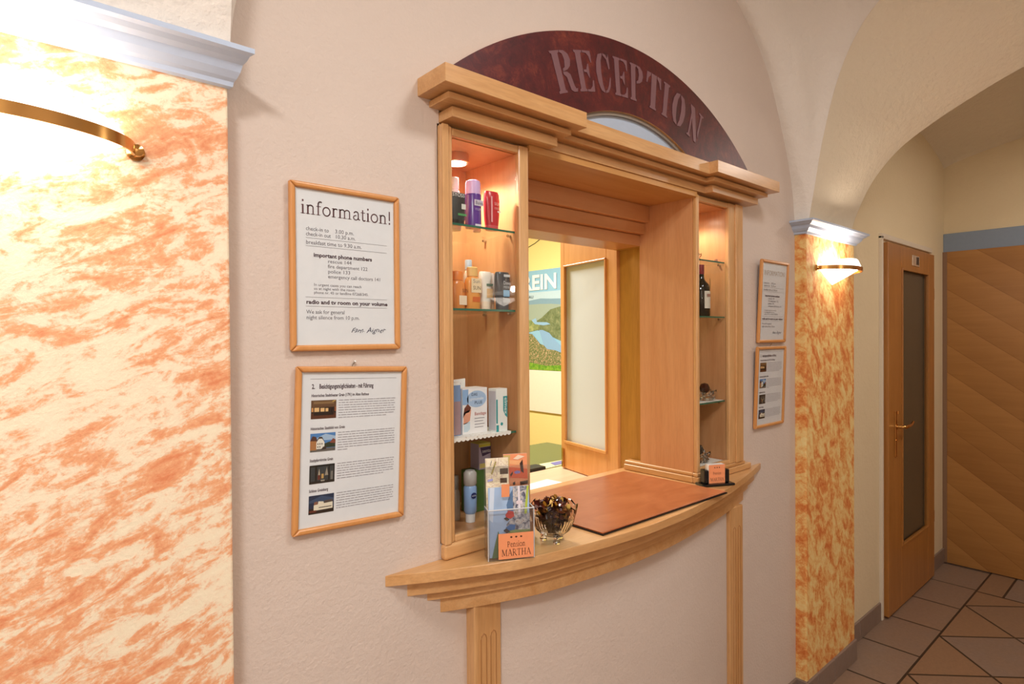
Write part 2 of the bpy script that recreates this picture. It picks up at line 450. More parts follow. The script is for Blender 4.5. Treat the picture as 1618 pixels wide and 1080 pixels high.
# plaster bay bulging under the counter
pb = [(.894 + (1.941-.894)*i/24, -.018 - .055*(1-((i/24-.5)*2)**2)) for i in range(25)]
w = MB(); w.prism([(.894, .002)] + pb + [(1.941, .002)], 0, .985)
struct(w.build('wall_apron', PINK, bevel=.003))
w = MB(); w.box(3.06, 4.95, .012, .25, 0, 3.3); struct(w.build('wall_passage', PASS))
w = MB(); w.box(4.83, 5.0, -2.3, .25, 0, 3.3); struct(w.build('wall_end', PASS))
w = MB(); w.box(-1.7, -1.6, -2.3, .25, 0, 3.3); struct(w.build('wall_left', PINK))
w = MB(); w.box(-1.7, 5.0, -2.35, -2.2, 0, 3.3); struct(w.build('wall_front', PINK))
w = MB(); w.box(-.30, .30, -.045, .002, 0, 1.965); struct(w.build('wall_pilaster_left', SPONGE_L, bevel=.004))
w = MB(); w.box(2.53, 3.06, -.045, .02, 0, 1.965); struct(w.build('wall_pilaster_right', SPONGE_R, bevel=.006))

def crown(x0, x1, name, end_side):
    # ogee moulding sections (projection, z)
    prof = [(.0, 1.950), (.008, 1.952), (.010, 1.959), (.016, 1.963), (.024, 1.972), (.029, 1.983), (.038, 1.988), (.044, 1.994), (.050, 1.996), (.050, 2.004), (.0, 2.006)]
    mb = MB(); vs = []; n_ = len(prof)
    for (d, z) in prof: vs += [(x0-d, .0, z), (x0-d, -.045-d, z), (x1+d, -.045-d, z), (x1+d, .0, z)]
    fs = []
    for i in range(n_-1):
        for k in range(3): fs.append((i*4+k, i*4+k+1, (i+1)*4+k+1, (i+1)*4+k))
    fs.append((0, 1, 2, 3)); fs.append(((n_-1)*4, (n_-1)*4+1, (n_-1)*4+2, (n_-1)*4+3))
    mb.add(vs, fs); return struct(mb.build(name, BLUECROWN))
def crown_straight(x0, x1, name):
    prof = [(.0, 1.950), (.008, 1.952), (.010, 1.959), (.016, 1.963), (.024, 1.972), (.029, 1.983), (.038, 1.988), (.044, 1.994), (.054, 1.996), (.054, 2.004), (.0, 2.006)]
    mb = MB(); n_ = len(prof); vs = []; fs = []
    for (d, z) in prof: vs += [(x0, -.045-d, z), (x1+d*.45, -.045-d, z)]
    for i in range(n_-1): fs.append((i*2, i*2+1, i*2+3, i*2+2))
    fs.append((n_*2-2, n_*2-1, 1, 0)); fs.append(tuple(range(1, 2*n_, 2))); fs.append(tuple(range(0, 2*n_, 2)))
    mb.cur = 0; mb.add(vs, fs); mb.mi[-2] = 1
    return struct(mb.build(name, [BLUECROWN, plain('#6f675f', .8, name='raw_moulding_end')]))
crown_straight(-.30, .302, 'trim_1'); crown(2.53, 3.06, 'trim_2', 'both')

# vault surfaces
def interp(tab, x):
    if x <= tab[0][0]: return tab[0][1]
    for (a, fa), (b, fb) in zip(tab[:-1], tab[1:]):
        if x <= b:
            t = (x-a)/(b-a); return fa + (fb-fa)*t
    return tab[-1][1]
def smooth_tab(pts, n=80):
    # Catmull-Rom through the points, parametrised by order
    out = []; P = [pts[0]] + pts + [pts[-1]]
    for i in range(1, len(P)-2):
        p0, p1, p2, p3 = [Vector(q) for q in P[i-1:i+3]]
        for k in range(8):
            t = k/8
            out.append(tuple(.5*((2*p1)+(-p0+p2)*t+(2*p0-5*p1+4*p2-p3)*t*t+(-p0+3*p1-3*p2+p3)*t**3)))
    out.append(tuple(pts[-1])); return out
LX0, LX1 = .300, 2.530
Lh = smooth_tab([(0, 2.0), (.008, 2.07), (.034, 2.186), (.118, 2.375), (.251, 2.591), (.47, 2.756), (.72, 2.865), (1.115, 2.915)])
Ah = smooth_tab([(.054, 1.985), (.057, 2.00), (.065, 2.05), (.078, 2.124), (.112, 2.321), (.165, 2.532), (.23, 2.682), (.317, 2.791), (.50, 2.925), (.75, 3.02), (1.10, 3.06)])
Bh = smooth_tab([(.030, 1.99), (.05, 2.08), (.12, 2.231), (.222, 2.353), (.342, 2.434), (.476, 2.503), (.654, 2.579), (.85, 2.635), (1.10, 2.66)])
def sym(tab, d): return tab + [(d-a, b) for a, b in tab[::-1][1:]]
Lh2 = smooth_tab([(0, 2.0), (.006, 2.065), (.020, 2.13), (.060, 2.235), (.148, 2.400), (.281, 2.591), (.50, 2.756), (.75, 2.865), (1.115, 2.915)])
Ls = [(LX0 + a, z) for a, z in Lh2] + [(LX0 + 2.23 - a, z) for a, z in Lh[::-1][1:]]
As = [(-a, z) for a, z in sym(Ah, 2.20)]
Bs = [(-a, z) for a, z in sym(Bh, 2.20)]
VA = smooth_tab([(0, 1.99), (.025, 2.0), (.050, 2.04), (.078, 2.124), (.112, 2.321), (.165, 2.532), (.23, 2.682), (.317, 2.791), (.50, 2.925), (.75, 3.02), (1.10, 3.06)])
VAs = [(-a, z) for a, z in sym(VA, 2.20)]
mb = MB(); nx = len(Ls); ny = len(VAs)+2; vs = []
for (x, lz) in Ls:
    q = max(0, 1-min(x-LX0, LX1-x)/.12)**2
    row = [(va[0]*(1-q)+a_[0]*q, va[1]*(1-q)+a_[1]*q) for va, a_ in zip(VAs, As)]
    row = [(0.0, row[0][1])] + row + [(-2.2, row[-1][1])]
    for (y, az) in row: vs.append((x, y, lz + az - 2.0))
fs = [(i*ny+j, i*ny+j+1, (i+1)*ny+j+1, (i+1)*ny+j) for i in range(nx-1) for j in range(ny-1)]
mb.add(vs, fs); struct(mb.build('ceiling_reception', VAULT, smooth=True, recalc=False))
def band(x0, c0, x1, c1, name, mat):
    mb = MB(); n_ = len(c0); m_ = len(c1); K = 64
    def samp(c, t):
        s_ = t*(len(c)-1); i = min(int(s_), len(c)-2); q = s_-i
        return (c[i][0]*(1-q)+c[i+1][0]*q, c[i][1]*(1-q)+c[i+1][1]*q)
    vs = []
    for k in range(K+1):
        a, b = samp(c0, k/K), samp(c1, k/K)
        for s_ in range(7):
            t = s_/6; vs.append((x0+(x1-x0)*t, a[0]*(1-t)+b[0]*t, a[1]*(1-t)+b[1]*t))
    mb.add(vs, [(k*7+j, k*7+j+1, (k+1)*7+j+1, (k+1)*7+j) for k in range(K) for j in range(6)])
    return mb.build(name, mat, smooth=True, recalc=False)
struct(band(2.53, As, 3.06, Bs, 'ceiling_arch_right', BEIGE))
struct(band(.30, As, -.30, As, 'ceiling_arch_left', VAULT))
# walls over the arches
def tympanum(x0, x1, c, name, mat, top=3.3):
    mb = MB(); n_ = len(c)
    vs = [(x0, y, z) for y, z in c] + [(x0, y, top) for y, z in c]
    mb.add(vs, [(i, i+1, n_+i+1, n_+i) for i in range(n_-1)])
    return struct(mb.build(name, mat, recalc=False))
tympanum(3.061, 3.07, Bs, 'wall_over_arch', PASS)
w = MB(); w.box(-1.7, -.30, -2.3, 0, 2.85, 2.95); struct(w.build('ceiling_lobby', VAULT))
# passage vault
mb = MB(); N = 20; vs = []
for i in range(N+1):
    for j in range(N+1):
        tx = i/N; ty = j/N
        tx = .5-.5*math.cos(PI*tx); ty = .5-.5*math.cos(PI*ty)
        z = 2.625 + .16*max(math.sin(PI*tx), 0)**.7 + .17*max(math.sin(PI*ty), 0)**.7
        vs.append((3.06+1.78*tx, .02-2.22*ty, z))
mb.add(vs, [(i*(N+1)+j, i*(N+1)+j+1, (i+1)*(N+1)+j+1, (i+1)*(N+1)+j) for i in range(N) for j in range(N)])
struct(mb.build('ceiling_passage', BEIGE, smooth=True, recalc=False))
# beam and timber panel at the end
w = MB(); w.box(4.812, 4.832, -2.2, .012, 2.078, 2.200); struct(w.build('trim_3', BEAMB, bevel=.002))
w = MB(); w.box(4.800, 4.832, -2.2, -.01, .006, 2.078); struct(w.build('door_2', chevron_veneer()))
w = MB(); w.box(4.795, 4.832, -.012, .012, .006, 2.078); struct(w.build('trim_4', plain('#8b6a50', .5)))
# skirting tiles
def skirt(name, x0, x1, y, h, joints, t=.012):
    mb = MB(); xs = [x0] + [j for j in joints if x0 < j < x1] + [x1]
    for a, b in zip(xs[:-1], xs[1:]): mb.box(a+.001, b-.001, y-t, y, 0, h)
    return struct(mb.build(name, BASET, bevel=.003))
skirt('baseboard_pilaster', 2.522, 3.063, -.043, .098, [2.62, 2.98-.18, 3.2])
skirt('baseboard_passage', 3.06, 3.575, .014, .098, [3.27])
skirt('baseboard_passage', 4.55, 4.81, .014, .098, [])
skirt('baseboard_back', .30, 2.522, .002, .098, [.6, .93, 1.26, 1.6, 1.93, 2.26])
w = MB(); w.box(2.520, 2.532, -.055, .0, 0, .098); struct(w.build('baseboard_return', BASET, bevel=.002))

# ---------------------------------------------------------------- glazed door
door = bpy.data.objects.new('door_1', None); COL.objects.link(door); door.location = (3.6, 0, 0); door['kind'] = 'structure'
mb = MB()
x0, x1, z0, z1 = 3.615, 4.465, .012, 2.028; gx0, gx1, gz0, gz1 = 3.83, 4.335, .345, 1.905
ya, yb = -.022, .018
mb.box(x0, gx0, ya, yb, z0, z1); mb.box(gx1, x1, ya, yb, z0, z1); mb.box(gx0, gx1, ya, yb, z0, gz0); mb.box(gx0, gx1, ya, yb, gz1, z1)
mb.build('door_leaf', DOORW, door, bevel=.003)
mb = MB(); t = .012
mb.box(gx0, gx0+t, ya-.006, ya+.01, gz0, gz1); mb.box(gx1-t, gx1, ya-.006, ya+.01, gz0, gz1)
mb.box(gx0+t, gx1-t, ya-.006, ya+.01, gz0, gz0+t); mb.box(gx0+t, gx1-t, ya-.006, ya+.01, gz1-t, gz1)
mb.build('glazing_bead', DOORW, door, bevel=.002)
mb = MB(); mb.box(gx0+.01, gx1-.01, -.004, .004, gz0+.01, gz1-.01); mb.build('pane', DARKFROST, door, label='dark frosted glass pane')
mb = MB()   # plaster reveal around door
mb.box(3.575, 3.600, -.004, .016, 0, 2.062); mb.box(3.575, 4.50, -.004, .016, 2.045, 2.075)
mb.build('casing', plaster('casing_plaster', '#ddd1be', '#d6c8b2', .3), door, bevel=.004)
mb = MB(); mb.box(3.705, 3.735, ya-.006, ya, .862, 1.115); mb.build('escutcheon_plate', BRASS, door, bevel=.003)
mb = MB(); mb.tube([(3.72, ya-.004, 1.030), (3.72, ya-.04, 1.030), (3.735, ya-.048, 1.030), (3.79, ya-.048, 1.032), (3.84, ya-.046, 1.033), (3.868, ya-.046, 1.046)], [.010, .009, .010, .009, .0075, .006], 10)
mb.lathe([(.0, ya-.012), (.014, ya-.012), (.014, ya), (0, ya)], (3.72, 0, 1.030), 14, 'y')
mb.build('handle', BRASS, door, smooth=True)
mb = MB(); mb.tube([(3.72, ya-.014, 1.098), (3.72, ya-.014, 1.116)], .005, 8); mb.lathe([(.0, ya-.008), (.008, ya-.008), (.008, ya), (0, ya)], (3.72, 0, .955), 12, 'y')
mb.build('latch_knob', BRASS, door, smooth=True)
mb = MB(); mb.box(4.015, 4.145, ya-.004, ya, 1.930, 1.992); mb.build('number_plate', plain('#e8d6bd', .2, .6, name='brushed_gold_plate'), door, bevel=.002, label='small gold door plate with dark symbol')
mb = MB(); mb.box(4.085, 4.130, ya-.005, ya-.0035, 1.940, 1.984); mb.build('plate_symbol', plain('#3b2d22', .4), door)
mb = MB()
for hz in (.35, 1.75): mb.lathe([(.008, hz), (.008, hz+.07)], (4.475, -.012, 0), 10)
mb.build('hinge', BRASS, door)

# ================================================================== RECEPTION WOODWORK
SOFH = wood('header_beech', 'x', '#d39b68', '#c78a54', .4, .25)
SOF = wood('soffit_beech', 'x', '#cf9a5c', '#bd843f', .4, .4)
def cabinet(x0, x1, g0, g1, nm_label, band_left, band_right, zb=1.078):
    """x0..x1 outside, g0..g1 the glazed opening"""
    y0, y1 = -.015, .215; zt = 2.008
    t = thing('display_cabinet', nm_label, 'cabinet', ((x0+x1)/2, 0, zb))
    mb = MB()
    mb.box(x0, g0-.004, .000, y1, zb, zt); mb.box(g1+.002, x1, .000, y1, zb, zt)
    mb.box(g0-.004, g1+.002, y1-.012, y1, zb, zt)
    mb.box(g0-.004, g1+.002, .0, y1-.012, zb, zb+.012); mb.box(g0-.004, g1+.002, .004, y1-.012, 1.984, zt)
    mb.build('carcass', wood('cabinet_beech', 'z', '#d9a374', '#cb9060', .4, .7), t)
    a, b = x0, x1
    for (p, q) in ((a, g0), (g1, b)):
        mb = MB(); mb.box(p, q, y0, .001, zb, zt-.004); mb.build('stile', BZ, t, bevel=.0045, seg=3)
    mb = MB()
    if band_left: mb.box(a, a+band_left, y0-.006, y0+.002, zb, zt-.004)
    if band_right: mb.box(b-band_right, b, y0-.006, y0+.002, zb, zt-.004)
    mb.build('pilaster_strip', BZ, t, bevel=.003)
    for (p, q) in ((1.984, zt-.006), (zb, 1.094)):
        mb = MB(); mb.box(g0, g1, y0+.002, .001, p, q); mb.build('rail', BX, t, bevel=.003)
    mb = MB(); mb.box(g0+.001, g1-.001, -.004, -.001, 1.094, 1.984); mb.build('door_pane', PANE, t, label='clear glass front')
    for z in (1.795, 1.602, 1.305):
        mb = MB(); mb.box(g0+.001, g1-.001, .003, y1-.016, z-.005, z)
        mb.cur = 1; mb.box(g0+.001, g1-.001, .0015, .003, z-.005, z)
        sh = mb.build('shelf', [SHELFG, GEDGE], t)
        for py in (.022, .12):
            for px, sg in ((g0-.002, 1), (g1+.001, -1)):
                mb = MB(); mb.tube([(px, py, z-.009), (px+sg*.009, py, z-.009)], .0035, 8)
                mb.build('shelf_pin', CHROME, sh, smooth=True)
    cx = (g0+g1)/2
    mb = MB(); mb.lathe([(.030, 1.984), (.031, 1.964), (.028, 1.962), (.0245, 1.964)], (cx-.008, .096, 0), 28)
    sp = mb.build('spotlight', plain('#d8b9a2', .3, .8, name='satin_puck_ring'), t, smooth=True)
    mb = MB(); mb.lathe([(.0001, 1.9612), (.023, 1.9612), (.023, 1.9635), (.0001, 1.9635)], (cx-.008, .096, 0), 24)
    mb.build('lens', PUCK, sp)
    return t
cabL = cabinet(.745, 1.006, .776, .974, 'left display cabinet with toiletries on glass shelves', .018, 0)
cabR = cabinet(1.760, 2.058, 1.778, 1.968, 'right display cabinet with crystal and wine bottle on glass shelves', 0, .050)
# base mouldings of the cabinets standing on the counter
mb = MB(); mb.box(.744, 1.012, -.020, .0, 1.0445, 1.0785); mb.box(.748, 1.008, .0, .29, 1.0445, 1.0775); mb.build('plinth', BX, cabL, bevel=.006, seg=3)
mb = MB(); mb.box(1.754, 2.112, -.022, .002, 1.0445, 1.066); mb.box(1.754, 2.075, -.018, .000, 1.066, 1.0785)
mb.build('plinth', BX, cabR, bevel=.004, seg=3)
mb = MB(); mb.box(1.750, 1.790, .0, .285, 1.0445, 1.066); mb.box(1.755, 1.790, .0, .285, 1.066, 1.0785)
mb.build('plinth_return', BY, cabR, bevel=.004, seg=3)

# niche lining: soffit, stepped header boards, rear reveal
t = thing('window_lining', 'brown beech soffit and stepped header boards over the reception window', 'window lining', (1.38, .1, 1.86))
mb = MB(); mb.box(1.006, 1.760, -.018, .30, 1.9935, 2.010); mb.build('soffit', SOF, t)
for (yy, za, zb_) in ((.172, 1.936, 1.9935), (.191, 1.897, 1.9355), (.212, 1.857, 1.8965)):
    mb = MB(); mb.box(1.006, 1.760, yy, .333, za, zb_); mb.build('header_board', SOFH, t, bevel=.002)
mb = MB(); mb.box(1.792, 1.82, .2155, .33, 1.0, 1.99); mb.box(1.760, 1.792, .2155, .333, 1.857, 1.99); mb.build('reveal', wood('reveal_beech', 'z', '#c8963f', '#a8782c', .5), t)

# cornice: three stepped courses, each broken forward over the cabinets
cor = thing('cornice', 'stepped beech cornice across the top of the reception window', 'cornice', (1.43, 0, 2.01))
def course(x0, x1, bl, br, yf, ys, za, zb_, name):
    poly = [(x0, .003), (x0, yf), (bl, yf), (bl, ys), (br, ys), (br, yf), (x1, yf), (x1, .003)]
    mb = MB(); mb.prism(poly, za, zb_); return mb.build(name, BX, cor, bevel=.0009)
course(.696, 2.168, 1.122, 1.742, -.104, -.073, 2.0540, 2.092, 'crown_course')
course(.731, 2.133, 1.092, 1.775, -.066, -.040, 2.0505, 2.0540, 'fillet')
course(.725, 2.139, 1.097, 1.771, -.074, -.046, 2.0375, 2.0505, 'middle_course')
course(.757, 2.107, 1.066, 1.808, -.042, -.016, 2.0320, 2.0375, 'fillet')
course(.751, 2.113, 1.072, 1.803, -.050, -.022, 2.0105, 2.0320, 'lower_course')

# sign board
sign = thing('reception_sign', 'arched burl wood board with the grey word RECEPTION above the cornice', 'sign', (1.436, -.01, 2.09))
CXs, CZs, RO = 1.436, 1.344, 1.0325; CZi, RI = 1.6035, .577
zb_ = 2.091
ao = math.acos((zb_-CZs)/RO); ai = math.acos((zb_-CZi)/RI)
out = [(CXs+RO*math.sin(-ao+2*ao*k/60), CZs+RO*math.cos(-ao+2*ao*k/60)) for k in range(61)]
inn = [(CXs+RI*math.sin(-ai+2*ai*k/60), CZi+RI*math.cos(-ai+2*ai*k/60)) for k in range(61)]
mb = MB(); vs = []
for y in (-.020, -.0005):
    vs += [(x, y, z) for x, z in out] + [(x, y, z) for x, z in inn]
n_ = 61; fs = []
for k in range(60):
    fs.append((k, k+1, n_+k+1, n_+k)); fs.append((2*n_+k, 2*n_+k+1, 3*n_+k+1, 3*n_+k))
mb.add(vs, fs)
mb.cur = 1
fs = [(k, k+1, 2*n_+k+1, 2*n_+k) for k in range(60)] + [(n_+k, n_+k+1, 3*n_+k+1, 3*n_+k) for k in range(60)] + [(0, n_, 3*n_, 2*n_), (60, n_+60, 3*n_+60, 2*n_+60)]
mb.f += [list(q) for q in fs]; mb.mi += [1]*len(fs)
mb.build('board', [burl(), BX], sign, smooth=False)
mb = MB(); mb.prism([(x, z) for x, z in inn], -.0035, -.001, 'y'); mb.build('fanlight_pane', SHUTTER, sign, label='pale blue half-round glass')
mb = MB()
inn2 = [(CXs+(RI-.010)*math.sin(-ai+2*ai*k/60), CZi+(RI-.010)*math.cos(-ai+2*ai*k/60)) for k in range(61)]
vs = [(x, y, z) for y in (-.012, -.0035) for (x, z) in inn + inn2]
fs = [(k, k+1, n_+k+1, n_+k) for k in range(60)] + [(n_+k, n_+k+1, 3*n_+k+1, 3*n_+k) for k in range(60)]
mb.add(vs, fs); mb.build('fanlight_bead', plain('#8f8478', .4), sign)
ST = [(0, 0), (.46, 0), (.46, .045), (.38, .07), (.38, .93), (.46, .955), (.46, 1), (0, 1), (0, .955), (.08, .93), (.08, .07), (0, .045)]
BOWL = [(.48, 1), (.70, .985), (.88, .90), (.95, .76), (.88, .62), (.72, .54), (.48, .50), (.48, .555), (.60, .60), (.65, .76), (.60, .91), (.48, .95)]
ARMU = [(.50, 1), (.96, 1), (.98, .72), (.92, .72), (.84, .87), (.70, .94), (.50, .95)]
ARMM = [(.44, .475), (.60, .47), (.72, .34), (.76, .34), (.76, .68), (.72, .68), (.60, .54), (.44, .53)]
def flip(p): return [(x, 1-y) for x, y in p][::-1]
LET = {
 'R': [ST, BOWL, [(.46, .49), (.66, .49), (.82, .42), (.92, .14), (1.0, .07), (1.08, .09), (1.04, 0), (.84, 0), (.70, .05), (.60, .36), (.46, .43)]],
 'E': [ST, ARMU, ARMM, flip(ARMU)],
 'C': [[(.48, 0), (.22, .05), (.06, .25), (0, .5), (.06, .75), (.22, .95), (.48, 1), (.48, .95), (.37, .8), (.33, .5), (.37, .2), (.48, .05)],
       [(.54, 1), (.72, .98), (.82, .90), (.90, 1), (.95, .64), (.88, .62), (.76, .86), (.54, .95)],
       [(.54, 0), (.74, .03), (.92, .18), (.98, .40), (.92, .42), (.80, .20), (.68, .09), (.54, .05)]],
 'P': [ST, BOWL],
 'T': [[(.25, 0), (.75, 0), (.75, .045), (.68, .07), (.68, 1), (.32, 1), (.32, .07), (.25, .045)],
       [(.28, 1), (0, 1), (-.04, .68), (.03, .68), (.10, .84), (.28, .94)], [(.72, 1), (1, 1), (1.04, .68), (.97, .68), (.90, .84), (.72, .94)]],
 'I': [[(x*2.1, y) for x, y in ST]],
 'O': [[(.47, 0), (.22, .05), (.06, .25), (0, .5), (.06, .75), (.22, .95), (.47, 1), (.47, .95), (.36, .8), (.32, .5), (.36, .2), (.47, .05)],
       [(.53, 0), (.78, .05), (.94, .25), (1, .5), (.94, .75), (.78, .95), (.53, 1), (.53, .95), (.64, .8), (.68, .5), (.64, .2), (.53, .05)]],
 'N': [[(.06, 0), (.36, 0), (.36, .045), (.26, .08), (.26, .62), (.16, .80), (.16, .08), (.06, .045)],
       [(0, 1), (.34, 1), (.86, .12), (.86, 0), (.70, 0), (.06, .93)],
       [(.70, 1), (1.04, 1), (1.04, .955), (.94, .92), (.94, .18), (.84, .34), (.84, .92), (.70, .955)]],
}
spans = [('R', -21.7, -17.1), ('E', -16.2, -12.1), ('C', -11.2, -7.4), ('E', -6.5, -2.7), ('P', -2.0, 1.9), ('T', 2.9, 7.0), ('I', 7.9, 9.9), ('O', 11.1, 15.5), ('N', 16.7, 21.2)]
LETM = plain('#7b575c', .35, name='grey_mauve_lettering')
for ch, a0, a1 in spans:
    mb = MB()
    for poly in LET[ch]:
        def place(p):
            a = math.radians(a0 + (a1-a0)*p[0]); rr = .879 + .106*p[1]
            return (CXs + rr*math.sin(a), CZs + rr*math.cos(a))
        mb.prism([place(p) for p in poly], -.0215, -.0198, 'y')
    mb.build('letter', LETM, sign)

# counter
cnt = thing('reception_counter', 'curved beech reception counter on moulded brackets and two fluted posts', 'counter', (1.42, -.05, 0))
CX0, CX1 = .607, 2.228
def arcpoly(x0, x1, sag, y_end=0., n=40):
    c = (x1-x0)/2; R_ = (c*c+sag*sag)/(2*sag); mx = (x0+x1)/2; pts = []
    for k in range(n+1):
        x = x0+(x1-x0)*k/n
        pts.append((x, y_end-(math.sqrt(R_*R_-(x-mx)**2)-(R_-sag))))
    return pts
CURVE = smooth_tab([(0, 0), (.0512, .265), (.1055, .494), (.138, .620), (.194, .771), (.308, .934), (.397, 1.0), (.461, .994), (.568, .922), (.729, .662), (.847, .410), (.933, .193), (1, 0)])
def bow(x0, x1, sag): return [(x0+(x1-x0)*a, -sag*max(b, 0)) for a, b in CURVE]
mb = MB()
mb.prism(bow(.607, 2.228, .168) + [(2.062, .0), (1.79, .0), (1.79, .305), (1.0, .305), (1.0, 0.0), (.75, .0)], 1.021, 1.044)
mb.build('countertop', BX, cnt, bevel=.003, seg=3)
for (a, b, sg, za, zb_, bv) in ((.659, 2.176, .139, .986, 1.021, .006), (.709, 2.126, .120, .962, .986, .004)):
    mb = MB(); mb.prism(bow(a, b, sg), za, zb_); mb.build('moulding', BX, cnt, bevel=bv, seg=3)
mb = MB(); mb.prism(bow(.743, 2.092, .110), .926, .962); mb.build('lower_moulding', BY, cnt, bevel=.003, seg=3)
for (a, b) in ((.815, .894), (1.941, 2.033)):
    mb = MB(); mb.box(a, b, -.030, .002, 0, .927)
    po = mb.build('post', BZ, cnt, bevel=.003)
    mb = MB()
    for q in (.34, .70):
        xc = a+(b-a)*q; wv = .016
        pts = [(xc-wv*.5, .12)] + [(xc+wv*.5, .12)] + [(xc+wv*.5*math.cos(k*PI/8), .86+wv*.5*math.sin(k*PI/8)) for k in range(9)]
        mb.tube([(p[0], -.0305, p[1]) for p in [(xc-wv*.5, .12)] + [(xc-wv*.5, .845), (xc-wv*.35, .853), (xc, .857), (xc+wv*.35, .853), (xc+wv*.5, .845), (xc+wv*.5, .12)]], .0012, 6)
    mb.build('flute', wood('flute_groove', 'z', '#b5824e', '#a87442', .6), po)

# ================================================================== WALL LAMPS
def sconce(cx, wy, face, label, zc=1.818):
    t = thing('wall_lamp', label, 'wall lamp', (cx, wy, zc), 'brass banded wall lamps', (0, 0, 0 if face < 0 else PI))
    Mx = chain(t); Wd, D = .167, .112
    mb = MB(); vs = []; K = 40
    for k in range(K+1):
        a = PI*k/K
        for (q, dz) in ((0, -.0085), (0, .0085), (-.0025, .0085), (-.0025, -.0085)):
            vs.append((-(Wd+q)*math.cos(a), -(D+q)*math.sin(a), dz))
    fs = [(k*4+j, k*4+(j+1) % 4, (k+1)*4+(j+1) % 4, (k+1)*4+j) for k in range(K) for j in range(4)] + [(0, 1, 2, 3), (K*4, K*4+1, K*4+2, K*4+3)]
    mb.add(vs, fs).xf(Mx); mb.build('brass_band', BRASS, t, smooth=True)
    for sx in (-1, 1):
        mb = MB(); mb.lathe([(.0001, 0), (.0125, 0), (.0125, -.004), (.008, -.007), (.006, -.012), (.009, -.014), (.0085, -.019), (.0001, -.022)], (sx*Wd, 0, 0), 20, 'y')
        mb.xf(Mx); mb.build('wall_knob', BRASS, t, smooth=True)
    mb = MB(); vs = []; K = 36; prof = [(0.02, -.062), (.25, -.046), (.55, -.024), (.80, -.004), (.90, .006), (.93, .016)]
    for k in range(K+1):
        a = PI*k/K
        for (q, z) in prof: vs.append((-(Wd)*q*math.cos(a), -.001-(D)*q*math.sin(a), z))
        q = .90 - .06*math.sin(a); vs.append((-(Wd)*q*math.cos(a), -.001-(D)*q*math.sin(a), .016+.026*math.sin(a)))
    m_ = len(prof)+1
    fs = [(k*m_+j, k*m_+j+1, (k+1)*m_+j+1, (k+1)*m_+j) for k in range(K) for j in range(m_-1)]
    mb.add(vs, fs).xf(Mx)
    for i_, f_ in enumerate(mb.f):
        if i_ % (m_-1) >= m_-3: mb.mi[i_] = 1
    mb.build('lamp_shade', [SHADE, SHADE2], t, smooth=True, label='glowing white glass shade')
    mb = MB(); mb.box(-.05, .05, -.012, 0, -.03, .03); mb.xf(Mx); mb.build('wall_plate', CHROME, t)
    return t
sconce(0, -.0455, -1, 'large brass banded wall lamp glowing on the peach wall at far left')
sconce(2.795, -.0455, -1, 'small distant wall lamp on the orange pilaster beside the door')
sconce(0, -2.199, 1, 'added unseen wall lamp for fill on the opposite wall behind the viewer')  # this lamp and the next are added outside the view for fill
sconce(2.795, -2.199, 1, 'added unseen wall lamp for fill on the opposite wall facing the orange pilaster')
def fill_lamp(x, y, z, rad, label):  # added lamp body around a fill light, outside the view
    t = thing('fill_lamp', label, 'ceiling lamp', (x, y, z), 'added unseen fill lamps')
    mb = MB(); mb.lathe([(.0001, z+.05), (rad+.03, z+.05), (rad+.03, z+.008), (rad+.01, z+.008), (rad+.01, z+.02), (.0001, z+.02)], (x, y, 0), 32); mb.build('lamp_housing', CREAMW, t, smooth=True)
    mb = MB(); mb.tube([(x, y, z+.05), (x, y, z+.22)], .01, 8); mb.build('rod', BRASS, t)
fill_lamp(1.20, -1.25, 2.975, .225, 'added unseen fill lamp under the vault above the reception')
fill_lamp(-.75, -1.55, 2.80, .225, 'added unseen fill lamp on the lobby ceiling behind the viewer')
fill_lamp(3.95, -1.2, 2.735, .15, 'added unseen fill lamp under the passage vault')
fill_lamp(1.7, 1.6, 2.50, .25, 'added unseen fill lamp on the office ceiling')

# ================================================================== FRAMED SHEETS
def frame(cx, z0, w_, h_, lean, tilt, label, nail=False, wy=-.001):
    t = thing('picture_frame', label, 'picture frame', (cx, wy, z0), 'framed information sheets', (lean, tilt, 0))
    Mx = chain(t); b = .0115; d = .013
    sides = [((-w_/2, 0), (-w_/2+b, b), (-w_/2+b, h_-b), (-w_/2, h_)), ((w_/2, 0), (w_/2, h_), (w_/2-b, h_-b), (w_/2-b, b)),
             ((-w_/2, 0), (w_/2, 0), (w_/2-b, b), (-w_/2+b, b)), ((-w_/2, h_), (-w_/2+b, h_-b), (w_/2-b, h_-b), (w_/2, h_))]
    for s_ in sides:
        mb = MB(); mb.prism(list(s_), -d, 0, 'y'); mb.xf(Mx); mb.build('frame_side', FRW, t, bevel=.0042, seg=4)
    mb = MB(); mb.box(-w_/2+b-.002, w_/2-b+.002, -.006, -.003, b-.002, h_-b+.002); mb.xf(Mx); mb.build('sheet', PAPER, t)
    mb = MB(); mb.box(-w_/2+b-.002, w_/2-b+.002, -.0078, -.0072, b-.002, h_-b+.002); mb.xf(Mx); mb.build('glazing', PANE, t)
    if nail:
        mb = MB(); mb.tube([(0, -.001, h_-.002), (0, -.001, h_+.006), (0, -.008, h_+.010)], .0018, 6); mb.tube([(0.003, -.002, h_+.008), (-.003, -.004, h_+.004)], .0012, 6); mb.xf(Mx); mb.build('hook', CHROME, t)
    return t
def ftxt(t, body, X, Z, size, mat=None, width=None, off=0., nm='printed_line'):
    cm = chain(t) @ Matrix.Translation((X, -.0064, Z))
    return text(body, 0, 0, 0, size, mat or INK, t, width=width, name=nm, base=cm, offset=off, ext=0)
def frule(t, xa, xb, z, th=.0005):
    mb = MB(); mb.box(xa, xb, -.0064, -.0062, z-th/2, z+th/2); mb.xf(chain(t)); mb.build('printed_rule', INK, t)
